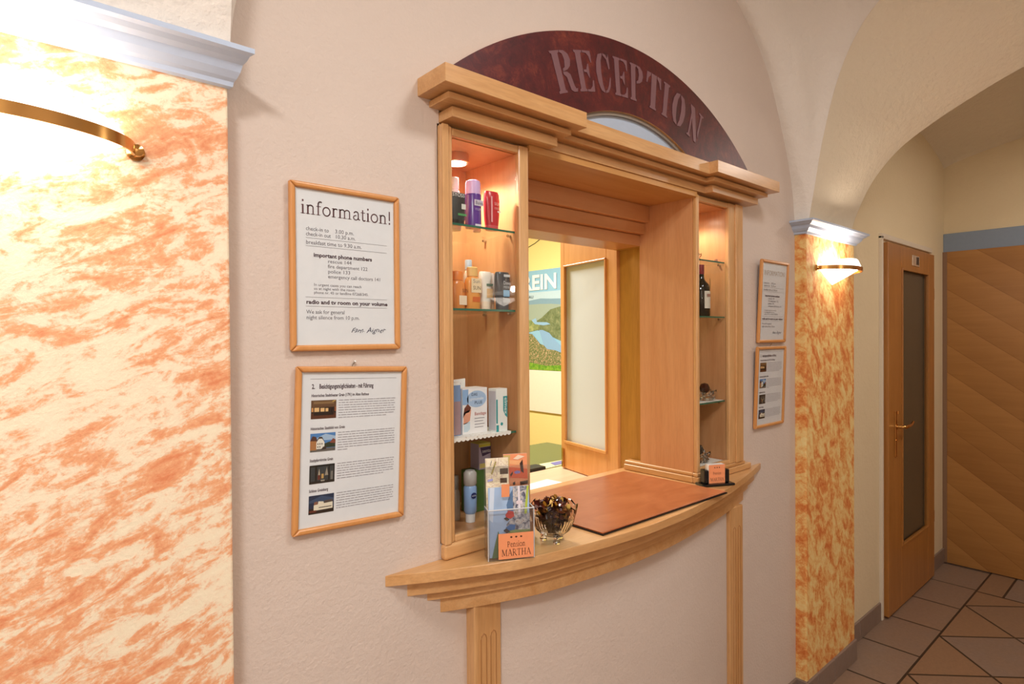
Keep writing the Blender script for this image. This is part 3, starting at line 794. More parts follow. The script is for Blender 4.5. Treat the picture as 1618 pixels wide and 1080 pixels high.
def info_sheet(cx, z0, h_, lean, tilt, label, w_=.229, faint=False, title='information!'):
    t = frame(cx, z0, w_, h_, lean, tilt, label)
    q = lambda X: X-.5275
    zz = lambda Z: Z-1.512
    if title == 'information!':
        mb = MB(); Mx = chain(t); tot = sum(GL[c][0] for c in title); k = .191/tot
        serif_text(title, mb, lambda x, y: Mx @ Vector((q(.4345)+x*k, -.0064, zz(1.769)+y*k*1.02)))
        mb.build('printed_title', INKT, t, recalc=False)
    else: ftxt(t, title, q(.444), zz(1.772), .027, plain('#b9a899', .5), .165, nm='printed_title')
    L = [("check-in to", .4445, 1.7375, .0115, None, 0, .0445), ("3.00 p.m.", .502, 1.7375, .0115, None, 0, .038),
         ("check-out", .4445, 1.7275, .0115, None, 0, .0) ]
    rows = [("check-in to", .4445, 1.7385, .0445), ("3.00 p.m.", .5020, 1.7385, .0385), ("check-in out", .4445, 1.7285, .0485), ("10.30 a.m.", .5020, 1.7285, .0405),
            ("breakfast time to 9.30 a.m.", .4445, 1.7130, .1125)]
    for b_, X, Z, wd in rows: ftxt(t, b_, q(X), zz(Z), .0105, width=wd)
    frule(t, q(.4445), q(.614), zz(1.7245)); frule(t, q(.4445), q(.614), zz(1.7095))
    ftxt(t, "important phone numbers", q(.459), zz(1.690), .0105, INKB, .121, .00035)
    for i, (b_, wd) in enumerate((("rescue 144", .048), ("fire department 122", .083), ("police 133", .045), ("emergency call doctors 141", .1105))):
        ftxt(t, b_, q(.487), zz(1.680-.0097*i), .0098, width=wd)
    for i, (b_, wd) in enumerate((("In urgent cases you can reach", .097), ("us at night with the room", .083), ("phone nr. 45 or landline 07268/345.", .112))):
        ftxt(t, b_, q(.459), zz(1.635-.0074*i), .0075, width=wd)
    frule(t, q(.443), q(.6135), zz(1.6135)); frule(t, q(.443), q(.6135), zz(1.5965))
    ftxt(t, "radio and tv room on your volume", q(.444), zz(1.6010), .0105, INKB, .170, .00035)
    ftxt(t, "We ask for general", q(.444), zz(1.5825), .0105, width=.076); ftxt(t, "night silence from 10 p.m.", q(.444), zz(1.572), .0105, width=.107)
    # handwritten signature
    o = ftxt(t, 'Fam. Aigner', q(.533), zz(1.547), .0135, plain('#3d3f5a', .5, name='blue_black_ink'), .074, nm='signature')
    foot = chain(t) @ Vector((0, 0, zz(1.547))); inv = chain(t).inverted()
    for v in o.data.vertices:                      # slant the handwriting
        v.co.x += .45*(v.co.z-zz(1.547)); v.co.z += .0012*math.sin(v.co.x*420)
    return t
def photo(t, X, Z, w_, h_, layers, nm):
    """small printed photograph: flat shapes of printed colour"""
    ph = None; Mx = chain(t)
    mb = MB(); mats = []
    for k, (hexc, poly) in enumerate(layers):
        mb.cur = k; mats.append(plain(hexc, .4)); 
        mb.add([Mx @ Vector((X+px*w_, -.0063-.00004*k, Z+pz*h_)) for px, pz in poly], [tuple(range(len(poly)))])
    return mb.build(nm, mats, t, recalc=False)
RECT = [(0, 0), (1, 0), (1, 1), (0, 1)]
def rc(a, b, c, d): return [(a, b), (c, b), (c, d), (a, d)]
PH = [
 [('#2e170c', RECT), ('#6b4a30', rc(0, .62, 1, 1)), ('#8a6a45', rc(.1, .8, .9, .93)), ('#e8c25a', [(.85, .9), (.97, .95), (.95, .98), (.84, .93)]), ('#e0a164', rc(.02, .38, .09, .60)), ('#f0c489', rc(.13, .38, .32, .60)), ('#f0c489', rc(.37, .38, .53, .58)), ('#f0c489', rc(.57, .38, .68, .56)), ('#5b2d16', rc(0, .0, 1, .30)), ('#1c0d08', rc(.1, .18, .9, .33)), ('#a35c34', rc(.93, .38, 1, .62)), ('#140a06', rc(.78, .25, .88, .6))],
 [('#4f86c8', RECT), ('#a9c4e4', [(.25, .75), (.6, .95), (1, .8), (1, .6), (.3, .6)]), ('#6b6560', rc(0, 0, 1, .18)), ('#2f3a25', [(.5, .2), (1, .2), (1, .55), (.75, .5), (.5, .4)]), ('#b57a49', [(0, .1), (.25, .1), (.25, .6), (0, .62)]), ('#5a3326', [(0, .6), (.08, .86), (.22, .82), (.28, .58)]), ('#f1ede4', [(.24, .15), (.56, .15), (.56, .5), (.45, .72), (.34, .72), (.24, .5)]), ('#4a3a33', [(.22, .5), (.34, .8), (.46, .8), (.58, .48), (.46, .70), (.34, .70)]), ('#51443f', rc(.28, .38, .32, .46)), ('#51443f', rc(.36, .38, .40, .46)), ('#51443f', rc(.44, .38, .48, .46)), ('#51443f', rc(.28, .22, .32, .30)), ('#51443f', rc(.36, .22, .40, .30)), ('#8f4d3c', [(.76, .45), (.9, .68), (1, .6), (1, .4)]), ('#3b2a24', [(.42, .1), (.62, .12), (.66, .32), (.5, .25)])],
 [('#14110f', RECT), ('#3b3f42', rc(.05, .1, .95, .9)), ('#17120f', rc(.22, .0, .30, 1)), ('#17120f', rc(.74, .0, .8, 1)), ('#b9aa93', [(.34, .45), (.38, .8), (.42, .45)]), ('#6d2f22', rc(.33, .2, .43, .45)), ('#9d9384', [(.60, .4), (.68, .85), (.74, .4)]), ('#c9a25f', rc(.47, .25, .56, .5)), ('#7d7a74', rc(.84, .1, .93, .6)), ('#241a14', rc(0, 0, 1, .14)), ('#a39c90', rc(.45, .1, .6, .18))],
 [('#1d2c4a', RECT), ('#3c4f6f', [(0, .7), (.5, .95), (1, .75), (1, .6), (0, .6)]), ('#24170f', rc(0, 0, 1, .3)), ('#f0e6d2', [(.2, .18), (.95, .2), (.95, .55), (.6, .52), (.58, .62), (.38, .66), (.36, .5), (.2, .48)]), ('#8c5b45', [(.2, .48), (.36, .5), (.34, .66), (.22, .64)]), ('#5a4a44', [(.6, .52), (.95, .55), (.93, .68), (.62, .66)]), ('#3a2c25', rc(.4, .3, .9, .34)), ('#6f2c1d', rc(.02, .1, .3, .2))],
]
def tour_sheet(cx, z0, w_, h_, lean, tilt, label, nail=True):
    t = frame(cx, z0, w_, h_, lean, tilt, label, nail)
    # the sheet is laid out in its own coordinates, x from its centre, z from the frame's foot
    frule(t, -.089, .094, .290)
    ftxt(t, "2.", -.086, .2715, .0125, INKB, .006, .0003); ftxt(t, "Besichtigungsmöglichkeiten - mit Führung", -.0715, .2715, .0125, INKB, .113, .0003)
    heads = [("Historisches Stadttheater Grein (1791) im Alten Rathaus", .2560, .1185), ("Historisches Stadtbild von Grein", .1935, .0685), ("Stadtpfarrkirche Grein", .1335, .046), ("Schloss Greinburg", .0765, .0375)]
    rnd = random.Random(5)
    for i, (b_, z, wd) in enumerate(heads):
        ftxt(t, b_, -.0865, z, .0080, INKB, wd, .00015)
        photo(t, -.0865, z-.0415, .050, .035, PH[i], 'printed_photo')
        mb = MB(); nl = (8, 8, 7, 7)[i]
        for k in range(nl):
            zz = z-.0085-k*.0048; x = -.0315; xe = .0925 if k < nl-1 else (.075, -.010, .07, .085)[i]
            while x < xe-.002:
                wl = min(rnd.uniform(.003, .013), xe-x); mb.box(x, x+wl, -.0064, -.0062, zz, zz+.0015); x += wl+.0016
        mb.xf(chain(t)); mb.build('printed_paragraph', plain('#a9a5ae', .6, name='small_grey_print'), t)
    return t
info_sheet(.5275, 1.512, .315, 0, 0, 'white sheet headed information! in a beech frame, upper left of the reception')
tour_sheet(.529, 1.1665, .235, .314, 0, math.radians(2.1), 'tilted framed sheet with four small photographs, below the information sheet')
info_sheet(2.3025, 1.506, .318, math.radians(3.0), 0, 'framed information sheet right of the reception, upper one of the pair', title='INFORMATION')
tour_sheet(2.280, 1.181, .237, .311, math.radians(2.2), 0, 'framed sheet with small photographs right of the reception, lower one of the pair')

# ================================================================== OFFICE BEHIND THE WINDOW
w = MB(); w.box(-.6, 3.0, .25, 3.3, -.05, 0); struct(w.build('floor_office', plain('#8d7a66', .5)))
w = MB(); w.box(3.0, 3.1, .25, 3.3, 0, 2.65); struct(w.build('wall_office_right', YELL))
w = MB(); w.box(-.7, -.6, .25, 3.3, 0, 2.65); struct(w.build('wall_office_left', YELL))
w = MB(); w.box(-.6, 3.0, 3.2, 3.3, 0, 2.65); struct(w.build('wall_office_back', YELL))
w = MB(); w.box(-.7, 3.1, .25, 3.3, 2.60, 2.70); struct(w.build('ceiling_office', YELL))
w = MB()
w.box(-.6, HX0, .25, .262, 0, 2.6); w.box(2.09, 3.0, .25, .262, 0, 2.6); w.box(HX0, 2.09, .25, .262, 0, .95); w.box(HX0, 2.09, .25, .262, 2.06, 2.6)
struct(w.build('wall_office_front', YELL))
# poster
SIDE = Matrix(((0, 0, -1, 0), (-1, 0, 0, 0), (0, 1, 0, 0), (0, 0, 0, 1)))   # text faces -X, reads towards -Y
pos = thing('landscape_poster', 'tourist poster with river valley and the letters REIN on the yellow office wall', 'poster', (2.995, 2.05, 1.293))
PY0, PY1, PZ0, PZ1 = 2.36, 1.785, 1.293, 2.016
def pz(hexs, poly, k, nm, mat=None):
    mb = MB(); mb.add([(2.994-.0004*k, PY0+(PY1-PY0)*a, PZ0+(PZ1-PZ0)*b) for a, b in poly], [tuple(range(len(poly)))])
    return mb.build(nm, mat or plain(hexs, .35), pos, recalc=False)
def spotted(name, stops, scale, rough=.4):
    n = NT(name); v = n.coord(geo=True); a = n.noise(v, scale, 6, .7, .6); n.base(n.ramp(a, stops)); n.set(rough); return n.m
mb = MB(); mb.box(2.9945, 2.9995, PY1, PY0, PZ0, PZ1); mb.build('sheet', plain('#8fc0d8', .35), pos)
# each item: colour, outline in sheet fractions (0 left .. 1 right as one reads it)
pz('#b9d3dd', [(0, .60), (1, .60), (1, .78), (0, .78)], 1, 'printed_haze')
pz('#7d9fb0', [(0, .60), (1, .58), (1, .70), (.8, .705), (.6, .715), (.4, .70), (.2, .712), (0, .70)], 2, 'printed_far_hills')
pz('#9aaa9a', [(0, .45), (1, .45), (1, .64), (.8, .655), (.6, .66), (.4, .66), (.2, .64), (0, .66)], 3, 'printed_middle_hills')
HILL = spotted('printed_forest', [(.35, lin('#56653f')), (.55, lin('#74805a')), (.75, lin('#a0a075'))], 26)
TOWN = spotted('printed_town', [(.36, lin('#43582f')), (.50, lin('#6f7a48')), (.57, lin('#b09a78')), (.61, lin('#c98f70')), (.68, lin('#ece2d2'))], 95)
pz('', [(.55, .40), (1.0, .28), (1, .63), (.92, .62), (.78, .60), (.62, .52), (.5, .48)], 4, 'printed_hill', HILL)
pz('', [(0, .33), (.55, .40), (.6, .47), (.45, .50), (.2, .52), (0, .55)], 5, 'printed_meadow', spotted('printed_meadow_green', [(.4, lin('#6d7f4c')), (.6, lin('#a3a86e'))], 24))
pz('#8fb8d6', [(.44, .50), (.52, .52), (.54, .48), (.72, .475), (.78, .455), (.66, .445), (.50, .46)], 6, 'printed_upper_river')
pz('', [(0, .03), (1, .03), (1, .24), (.8, .22), (.6, .26), (.45, .36), (.2, .38), (0, .36)], 7, 'printed_town_area', TOWN)
pz('#86aed0', [(.58, .40), (.64, .40), (.76, .37), (.86, .30), (1.0, .22), (1.0, .17), (.86, .20), (.72, .21), (.66, .25)], 8, 'printed_river')
pz('', [(0, 0), (1, 0), (1, .06), (.7, .045), (.4, .07), (0, .06)], 9, 'printed_grass', spotted('printed_grass_green', [(.4, lin('#4f8a22')), (.6, lin('#8fb43c'))], 30))
cm = Matrix.Translation((2.9892, 2.395, 1.876))
text('VEREIN', 0, 0, 0, .150, plain('#f4f6f0', .4), pos, width=.555, name='printed_letters', plane=SIDE, base=cm, offset=.004, ext=0)
cm = Matrix.Translation((2.9892, 2.22, 1.815))
text('DONAU', 0, 0, 0, .030, plain('#49606b', .4), pos, width=.13, name='printed_small_letters', plane=SIDE, base=cm, ext=0)
mb = MB(); mb.box(2.985, 2.9995, 1.70, 2.60, .990, 1.290); tag(mb.build('pin_board', plain('#f0e6cf', .5), bevel=.003), 'cream white board on the yellow office wall under the poster', 'board')
mb = MB(); mb.tube([(2.996, 2.3, 2.17), (2.996, 2.14, 2.195), (2.996, 2.07, 2.215), (2.996, 2.0, 2.245), (2.996, 1.93, 2.262), (2.996, 1.7, 2.258)], .0022, 6)
tag(mb.build('cable', plain('#3a3a30', .5)), 'thin dark cable running along the yellow wall above the poster', 'cable')
# desk
dk = thing('office_desk', 'pale beech desk behind the reception window', 'desk', (1.5, .6, 0))
mb = MB(); mb.box(.85, 2.4, .314, .735, .940, .965); mb.build('desk_top', wood('desk_laminate', 'x', '#e3bfa0', '#d8ae8b', .4, .3), dk, bevel=.002)
for xx in (.87, 2.36):
    mb = MB(); mb.box(xx, xx+.02, .32, .73, 0, .940); mb.build('desk_side', BZ, dk)
mb = MB(); mb.box(.9, 2.4, .745, 1.35, .70, .928); mb.box(1.0, 2.4, .745, .915, .928, .955)
tag(mb.build('filing_cabinet', plain('#666a34', .45, name='olive_laminate'), bevel=.003), 'olive green cabinet top behind the pale desk', 'cabinet')
mb = MB(); mb.box(1.58, 1.805, .750, .815, .9555, .974); tag(mb.build('document_tray', plain('#17181a', .4), bevel=.003), 'black tray at the left end of the olive cabinet top', 'tray')
def sheet(name, pts, z, mat, label, cat):
    mb = MB(); mb.prism(pts, z, z+.0008); return tag(mb.build(name, mat), label, cat)
WHITE = plain('#f6f6f4', .5)
sheet('note_paper', [(1.46, .50), (1.675, .515), (1.665, .60), (1.47, .585)], .9655, WHITE, 'white paper lying on the pale desk', 'paper')
sheet('paper', [(1.63, .86), (1.78, .88), (1.82, .905), (1.60, .908)], .9555, WHITE, 'white papers at the back of the olive cabinet', 'paper')
sheet('leaflet', [(1.83, .775), (2.05, .78), (2.06, .85), (1.87, .86)], .9555, plain('#d9d3a8', .5), 'pale leaflet on the olive cabinet beside the window leaf', 'leaflet')
sheet('leaflet', [(1.90, .79), (2.02, .79), (2.03, .84), (1.92, .84)], .9568, plain('#6d6aa8', .5), 'violet leaflet lying on the pale leaflet', 'leaflet')

# open casement leaf
ang = math.atan2(.977, .213)
leaf = bpy.data.objects.new('window_1', None); COL.objects.link(leaf); leaf.location = (1.780, .335, 0); leaf.rotation_euler = (0, 0, ang); leaf['kind'] = 'structure'
LM = chain(leaf)
def lbox(*a): mb = MB(); mb.box(*a); return mb.xf(LM)
LW = wood('leaf_beech', 'z', '#dfa565', '#d0914c', .35, .5)
G = (.064, .356, 1.082, 1.838)
for nm, a in (('stile', (0, G[0], -.03, 0, .968, 1.99)), ('stile', (G[1], .385, -.03, 0, .968, 1.99)), ('bottom_rail', (G[0], G[1], -.03, 0, .968, G[2])), ('top_rail', (G[0], G[1], -.03, 0, G[3], 1.99))):
    lbox(*a).build(nm, LW, leaf, bevel=.002)
for a in ((G[0], G[0]+.007, -.002, .006, G[2], G[3]), (G[1]-.007, G[1], -.002, .006, G[2], G[3]), (G[0], G[1], -.002, .008, G[2]-.004, G[2]+.008), (G[0], G[1], -.002, .006, G[3]-.007, G[3])):
    lbox(*a).build('glazing_bead', LW, leaf, bevel=.0015)
lbox(G[0]+.002, G[1]-.002, -.016, -.010, G[2]+.002, G[3]-.002).build('pane', FROST, leaf, label='frosted pale glass pane')
lbox(.362, .376, .0, .007, .972, 1.055).build('latch', BRASS, leaf, bevel=.002)

# ================================================================== THINGS ON THE COUNTER
ZC = 1.0442
pad = thing('desk_pad', 'brown leather desk pad with black edge lying on the counter', 'desk pad', (1.42, .05, ZC))
PP = [(1.131, -.140), (1.716, -.142), (1.706, .247), (1.126, .245)]
mb = MB(); mb.prism([(1.129, -.142), (1.719, -.144), (1.708, .249), (1.124, .247)], ZC, ZC+.0035); mb.build('backing', plain('#15110f', .5), pad, label='black backing')
mb = MB(); mb.prism(PP, ZC+.0035, ZC+.0075); mb.build('leather_top', leather(), pad, bevel=.002, seg=3)
def loft(mb, secs, n=20, e=2.4):
    """secs: (z, rx, ry, cx, cy)"""
    vs = []; fs = []
    for (z, rx, ry, cx, cy) in secs:
        for k in range(n):
            a = 2*PI*k/n; c, s_ = math.cos(a), math.sin(a)
            vs.append((cx+rx*math.copysign(abs(c)**(2/e), c), cy+ry*math.copysign(abs(s_)**(2/e), s_), z))
    m_ = len(secs)
    for i in range(m_-1):
        for k in range(n): fs.append((i*n+k, i*n+(k+1) % n, (i+1)*n+(k+1) % n, (i+1)*n+k))
    fs += [tuple(range(n))[::-1], tuple(range((m_-1)*n, m_*n))]
    return mb.add(vs, fs)
ORANGE = plain('#f09a6a', .5, name='orange_card')
def martha(t, X, Z, w_, h_, y, nm='card'):
    Mx = chain(t)
    mb = MB(); mb.box(X, X+w_, y, y+.0012, Z, Z+h_); mb.xf(Mx); c = mb.build(nm, ORANGE, t, label='orange card with dark serif print')
    mb = MB(); k = w_*.52/sum(GL[q][0] for q in 'Pension')
    serif_text('Pension', mb, lambda x, z: Mx @ Vector((X+w_*.24+x*k, y-.0003, Z+h_*.47+z*k*1.35)))
    k2 = w_*.84/sum(GL[q][0] for q in 'MARTHA')
    serif_text('MARTHA', mb, lambda x, z: Mx @ Vector((X+w_*.08+x*k2, y-.0003, Z+h_*.12+z*k2*1.35)))
    for (cx, dx) in ((.36, 1), (.50, 0), (.64, -1)):
        mb.add([Mx @ Vector((X+w_*cx+a*w_, y-.0003, Z+h_*.85+b*h_)) for a, b in ((-.035, 0), (-.01, .04), (.03, .02), (.035, -.01), (.0, -.04))], [(0, 1, 2, 3, 4)])
    mb.build('printed_words', plain('#4a2a1c', .5), c, recalc=False)
    return c
# leaflet holder
hol = thing('leaflet_holder', 'clear acrylic leaflet holder with orange card at the left end of the counter', 'leaflet holder', (.868, -.092, ZC), rot=(0, 0, math.radians(-27)))
Mh = chain(hol)
def hb(*a): mb = MB(); mb.box(*a); return mb.xf(Mh)
hb(-.053, .053, -.020, -.018, 0, .112).build('front_wall', ACRYL, hol); hb(-.053, .053, .018, .020, 0, .20).build('back_wall', ACRYL, hol)
hb(-.053, -.051, -.018, .018, 0, .112).build('side_wall', ACRYL, hol); hb(.051, .053, -.018, .018, 0, .112).build('side_wall', ACRYL, hol)
hb(-.051, .051, -.018, .018, 0, .002).build('bottom', ACRYL, hol)
mb = MB(); mb.tube([(-.052, -.019, .112), (.052, -.019, .112)], .0014, 6); mb.tube([(-.052, -.019, .112), (-.052, .018, .112)], .0014, 6); mb.tube([(.052, -.019, .112), (.052, .018, .112)], .0014, 6); mb.tube([(-.052, -.019, .001), (-.052, -.019, .112)], .0012, 6); mb.tube([(.052, -.019, .001), (.052, -.019, .112)], .0012, 6)
mb.xf(Mh); mb.build('polished_edge', plain('#d8dadd', .1, name='acrylic_edge'), hol)
martha(hol, -.030, .004, .080, .056, -.0222)
# leaflets standing in the holder (each leans back a little)
def leaflet(name, X0, X1, y, h_, layers, label, lean=.09, group='leaflets standing in the acrylic holder'):
    t = thing(name, label, 'leaflet', tuple(Mh @ Vector((0, y, .004))), group, (0, 0, math.radians(-27)))
    Mx = chain(t)
    P3 = lambda x, z, d: Mx @ Vector((x, lean*z+d, z))
    mb = MB(); vs = [P3(x, z, d) for d in (0, .002) for (x, z) in ((X0, 0), (X1, 0), (X1, h_), (X0, h_))]
    mb.add(vs, [(0, 1, 2, 3), (4, 5, 6, 7), (0, 1, 5, 4), (1, 2, 6, 5), (2, 3, 7, 6), (3, 0, 4, 7)])
    mb.build('booklet', plain('#eee9df', .4), t)
    for k, (hexc, poly, nm) in enumerate(layers):
        mb = MB(); mb.add([P3(X0+(X1-X0)*a, h_*b, -.0004-.0002*k) for a, b in poly], [tuple(range(len(poly)))])
        mb.build(nm, hexc if not isinstance(hexc, str) else plain(hexc, .35), t, recalc=False)
    return t
MAPM = spotted('printed_street_map', [(.40, lin('#efe6cf')), (.52, lin('#e9dcb9')), (.56, lin('#c9b0a0')), (.60, lin('#efe6cf'))], 55)
BUSY = spotted('printed_crowd', [(.40, lin('#4d4e63')), (.50, lin('#9fa3ad')), (.58, lin('#d9d2cc')), (.66, lin('#7d6a62'))], 95)
leaflet('town_leaflet', -.047, .047, -.008, .152, [
    ('#aac7ea', [(0, 0), (1, 0), (1, 1), (0, 1)], 'printed_sky'),
    ('#d3e2f4', [(.0, .55), (.10, .50), (.16, 1), (.05, 1)], 'printed_cloud'),
    ('#5d7ea6', [(.46, .62), (.44, .74), (.52, .88), (.60, .96), (.72, .9), (.72, .5), (.52, .52)], 'printed_mountain'),
    (BUSY, [(.60, .58), (.95, .58), (.95, 1), (.60, 1)], 'printed_buildings'),
    ('#ece6ee', [(.72, .58), (.78, .58), (.77, 1), (.73, 1)], 'printed_mast'),
    ('#e8d9de', [(.68, .74), (.83, .74), (.83, .79), (.68, .79)], 'printed_mast_platform'),
    ('#b8c94a', [(.86, .55), (.92, .55), (1.0, 1), (.95, 1)], 'printed_green_bar'),
    (BUSY, [(.45, .30), (1, .30), (1, .60), (.6, .58), (.42, .46)], 'printed_riders'),
    ('#8f9f62', [(.45, .30), (1, .30), (1, .37), (.5, .38)], 'printed_verge'),
    ('#c93432', [(.40, .60), (.48, .66), (.60, .64), (.62, .57), (.52, .54), (.42, .56)], 'printed_red_rider'),
    ('#1f1c20', [(.36, .55), (.42, .57), (.50, .53), (.44, .51)], 'printed_red_bicycle'),
    ('#2f6fae', [(.40, .42), (.52, .46), (.64, .45), (.62, .38), (.47, .37)], 'printed_blue_rider'),
    ('#1f1c20', [(.34, .38), (.42, .41), (.50, .36), (.42, .34)], 'printed_blue_bicycle'),
    ('#5f7f52', [(.05, .0), (.26, .0), (.28, .22), (.22, .38), (.15, .24)], 'printed_tree'),
    ('#a9b7c4', [(.26, .0), (.9, .0), (.9, .14), (.26, .14)], 'printed_road')],
    'light blue leaflet with riders and a town, front one in the acrylic holder')
leaflet('map_leaflet', -.049, .004, .004, .214, [(MAPM, [(0, 0), (1, 0), (1, 1), (0, 1)], 'printed_map'),
    ('#4f3f33', [(.62, .83), (.98, .83), (.98, .89), (.62, .89)], 'printed_picture'), ('#4f3f33', [(.62, .74), (.92, .74), (.92, .79), (.62, .79)], 'printed_picture'),
    ('#a89a5a', [(.22, .84), (.42, .97), (.48, .96), (.29, .83)], 'printed_marker'), ('#9fa0d8', [(.08, .76), (.3, .77), (.3, .79), (.08, .78)], 'printed_map_note'), ('#8f8a84', [(.2, .93), (.26, .98), (.28, .97), (.22, .92)], 'printed_map_route')],
    'cream street map leaflet standing behind the blue leaflet')
leaflet('orange_leaflet', -.006, .050, .010, .220, [('#f29b6c', [(0, 0), (1, 0), (1, 1), (0, 1)], 'printed_ground'),
    ('#cdb36e', [(.0, .90), (.22, .86), (.30, .99), (0, .99)], 'printed_palm'), ('#f4b27c', [(.25, .90), (.75, .88), (.75, .93), (.25, .94)], 'printed_sun_band'), ('#e8633c', [(.22, .87), (1, .84), (1, .74), (.25, .76)], 'printed_band'),
    ('#8d82c4', [(.42, .815), (.56, .83), (.70, .82), (.68, .80), (.5, .795)], 'printed_emblem'), ('#3b231c', [(.26, .79), (.38, .825), (.38, .80), (.30, .77)], 'printed_dark_mark'), ('#3b231c', [(.68, .90), (.80, .94), (.84, .80), (.72, .82)], 'printed_figure'), ('#f3d9bf', [(.40, .95), (.62, .99), (.9, .97), (.6, .94)], 'printed_wave'), ('#2c1c18', [(.66, .715), (1, .725), (1, .69), (.68, .68)], 'printed_dark_bar'), ('#2c1c18', [(.36, .71), (.46, .72), (.47, .69), (.38, .685)], 'printed_small_figure')],
    'orange leaflet with dark emblem standing at the right in the acrylic holder')
mb = MB(); mb.box(-.020, -.002, -.0120, -.0105, .138, .166); mb.xf(Mh)
tag(mb.build('orange_slip', ORANGE), 'small orange slip tucked in front of the leaflets', 'paper slip')

# crystal bowl with potpourri
BXc, BYc = 1.016, -.082
bowl = thing('crystal_bowl', 'scalloped cut crystal bowl on small feet standing on the counter', 'bowl', (BXc, BYc, ZC))
mb = MB(); n_ = 64; prof = [(.012, .014), (.026, .016), (.040, .028), (.050, .048), (.056, .070), (.060, .086)]
inner = [(.0565, .084), (.052, .070), (.046, .049), (.036, .031), (.022, .020), (.006, .019)]
vs = []; allp = prof + inner
for i, (rr, h) in enumerate(allp):
    for k in range(n_):
        a = 2*PI*k/n_
        sc = .0045*math.cos(8*a) if h > .07 else 0
        cut = (1+.018*math.cos(32*a)) if i < len(prof) and 1 < i < 5 else 1
        vs.append((BXc+rr*cut*math.cos(a), BYc+rr*cut*math.sin(a), ZC+h+sc*(1 if h > .08 else .4)))
fs = [(i*n_+k, i*n_+(k+1) % n_, (i+1)*n_+(k+1) % n_, (i+1)*n_+k) for i in range(len(allp)-1) for k in range(n_)]
fs += [tuple(range(n_))[::-1], tuple(range((len(allp)-1)*n_, len(allp)*n_))]
mb.add(vs, fs); mb.build('bowl_body', CRYS, bowl, smooth=True)
for k in range(3):
    a = math.radians(-115+120*k); mb = MB(); mb.lathe([(.0075, 0), (.009, .004), (.006, .010), (.008, .0175)], (BXc+.024*math.cos(a), BYc+.024*math.sin(a), ZC), 12); mb.build('foot', CRYS, bowl, smooth=True)
rp = random.Random(11); mb = MB()
cols = ['#3a1512', '#571f18', '#6e3318', '#c98a2c', '#e0b45c', '#2a0f0e', '#8a5326']
for i in range(420):
    a = rp.uniform(0, 2*PI); h = rp.uniform(.026, .100); rmax = min(.016+(h-.020)*.75, .049) if h < .078 else .052*math.sqrt(max(0, 1-((h-.078)/.024)**2))
    rr = rmax*math.sqrt(rp.random())*.9+.0
    c = Vector((BXc+rr*math.cos(a), BYc+rr*math.sin(a), ZC+h)); R_ = Matrix.Rotation(rp.uniform(0, 6), 3, 'X') @ Matrix.Rotation(rp.uniform(0, 6), 3, 'Y') @ Matrix.Rotation(rp.uniform(0, 6), 3, 'Z')
    s1, s2, bd = rp.uniform(.006, .012), rp.uniform(.004, .007), rp.uniform(-.003, .003)
    mb.cur = rp.choice([0, 0, 1, 1, 2, 2, 3, 4, 5, 6])
    pts = [(-s1, 0, bd), (-s1*.5, s2, 0), (s1*.4, s2*.9, -bd*.3), (s1, 0, bd), (s1*.4, -s2, 0), (-s1*.5, -s2*.8, -bd*.4), (0, 0, -bd)]
    mb.add([c + R_ @ Vector(p) for p in pts], [(0, 1, 6), (1, 2, 6), (2, 3, 6), (3, 4, 6), (4, 5, 6), (5, 0, 6)])
tag(mb.build('potpourri', [plain(c_, .35) for c_ in cols], recalc=False), 'dark red and golden dried petals heaped in the crystal bowl', 'potpourri', kind='stuff')

# business card holder
ch = thing('card_holder', 'black business card holder at the right end of the counter', 'card holder', (1.789, -.062, ZC), rot=(0, 0, math.radians(-27)))
Mc = chain(ch)
BLK = plain('#0f0d0d', .18, name='black_plastic')
def cb(nm, *a, par=ch, mat=BLK, bv=.003):
    mb = MB(); mb.box(*a); mb.xf(Mc); return mb.build(nm, mat, par, bevel=bv)
cb('base', -.060, .060, -.024, .024, 0, .008)
cb('post', -.046, -.030, -.012, .016, .008, .052); cb('post', .030, .046, -.012, .016, .008, .052); cb('back_plate', -.030, .030, .012, .016, .008, .052)
cards = thing('business_cards', 'stack of orange printed business cards standing in the black holder', 'business cards', tuple(Mc @ Vector((0, .0, .0085))), rot=(0, 0, math.radians(-27)))
Mk = chain(cards)
mb = MB(); mb.box(-.040, .040, -.0008, .012, .0, .062); mb2 = MB(); 
mb = MB(); mb.box(-.0295, .0295, -.010, .0115, 0, .060); mb.xf(Mk); mb.build('card_stack', WHITE, cards)
mb = MB(); mb.box(-.0420, .0300, -.0145, -.0123, .0435, .0635) if False else None
martha(cards, -.0295, .0, .059, .060, -.0115, 'top_card')

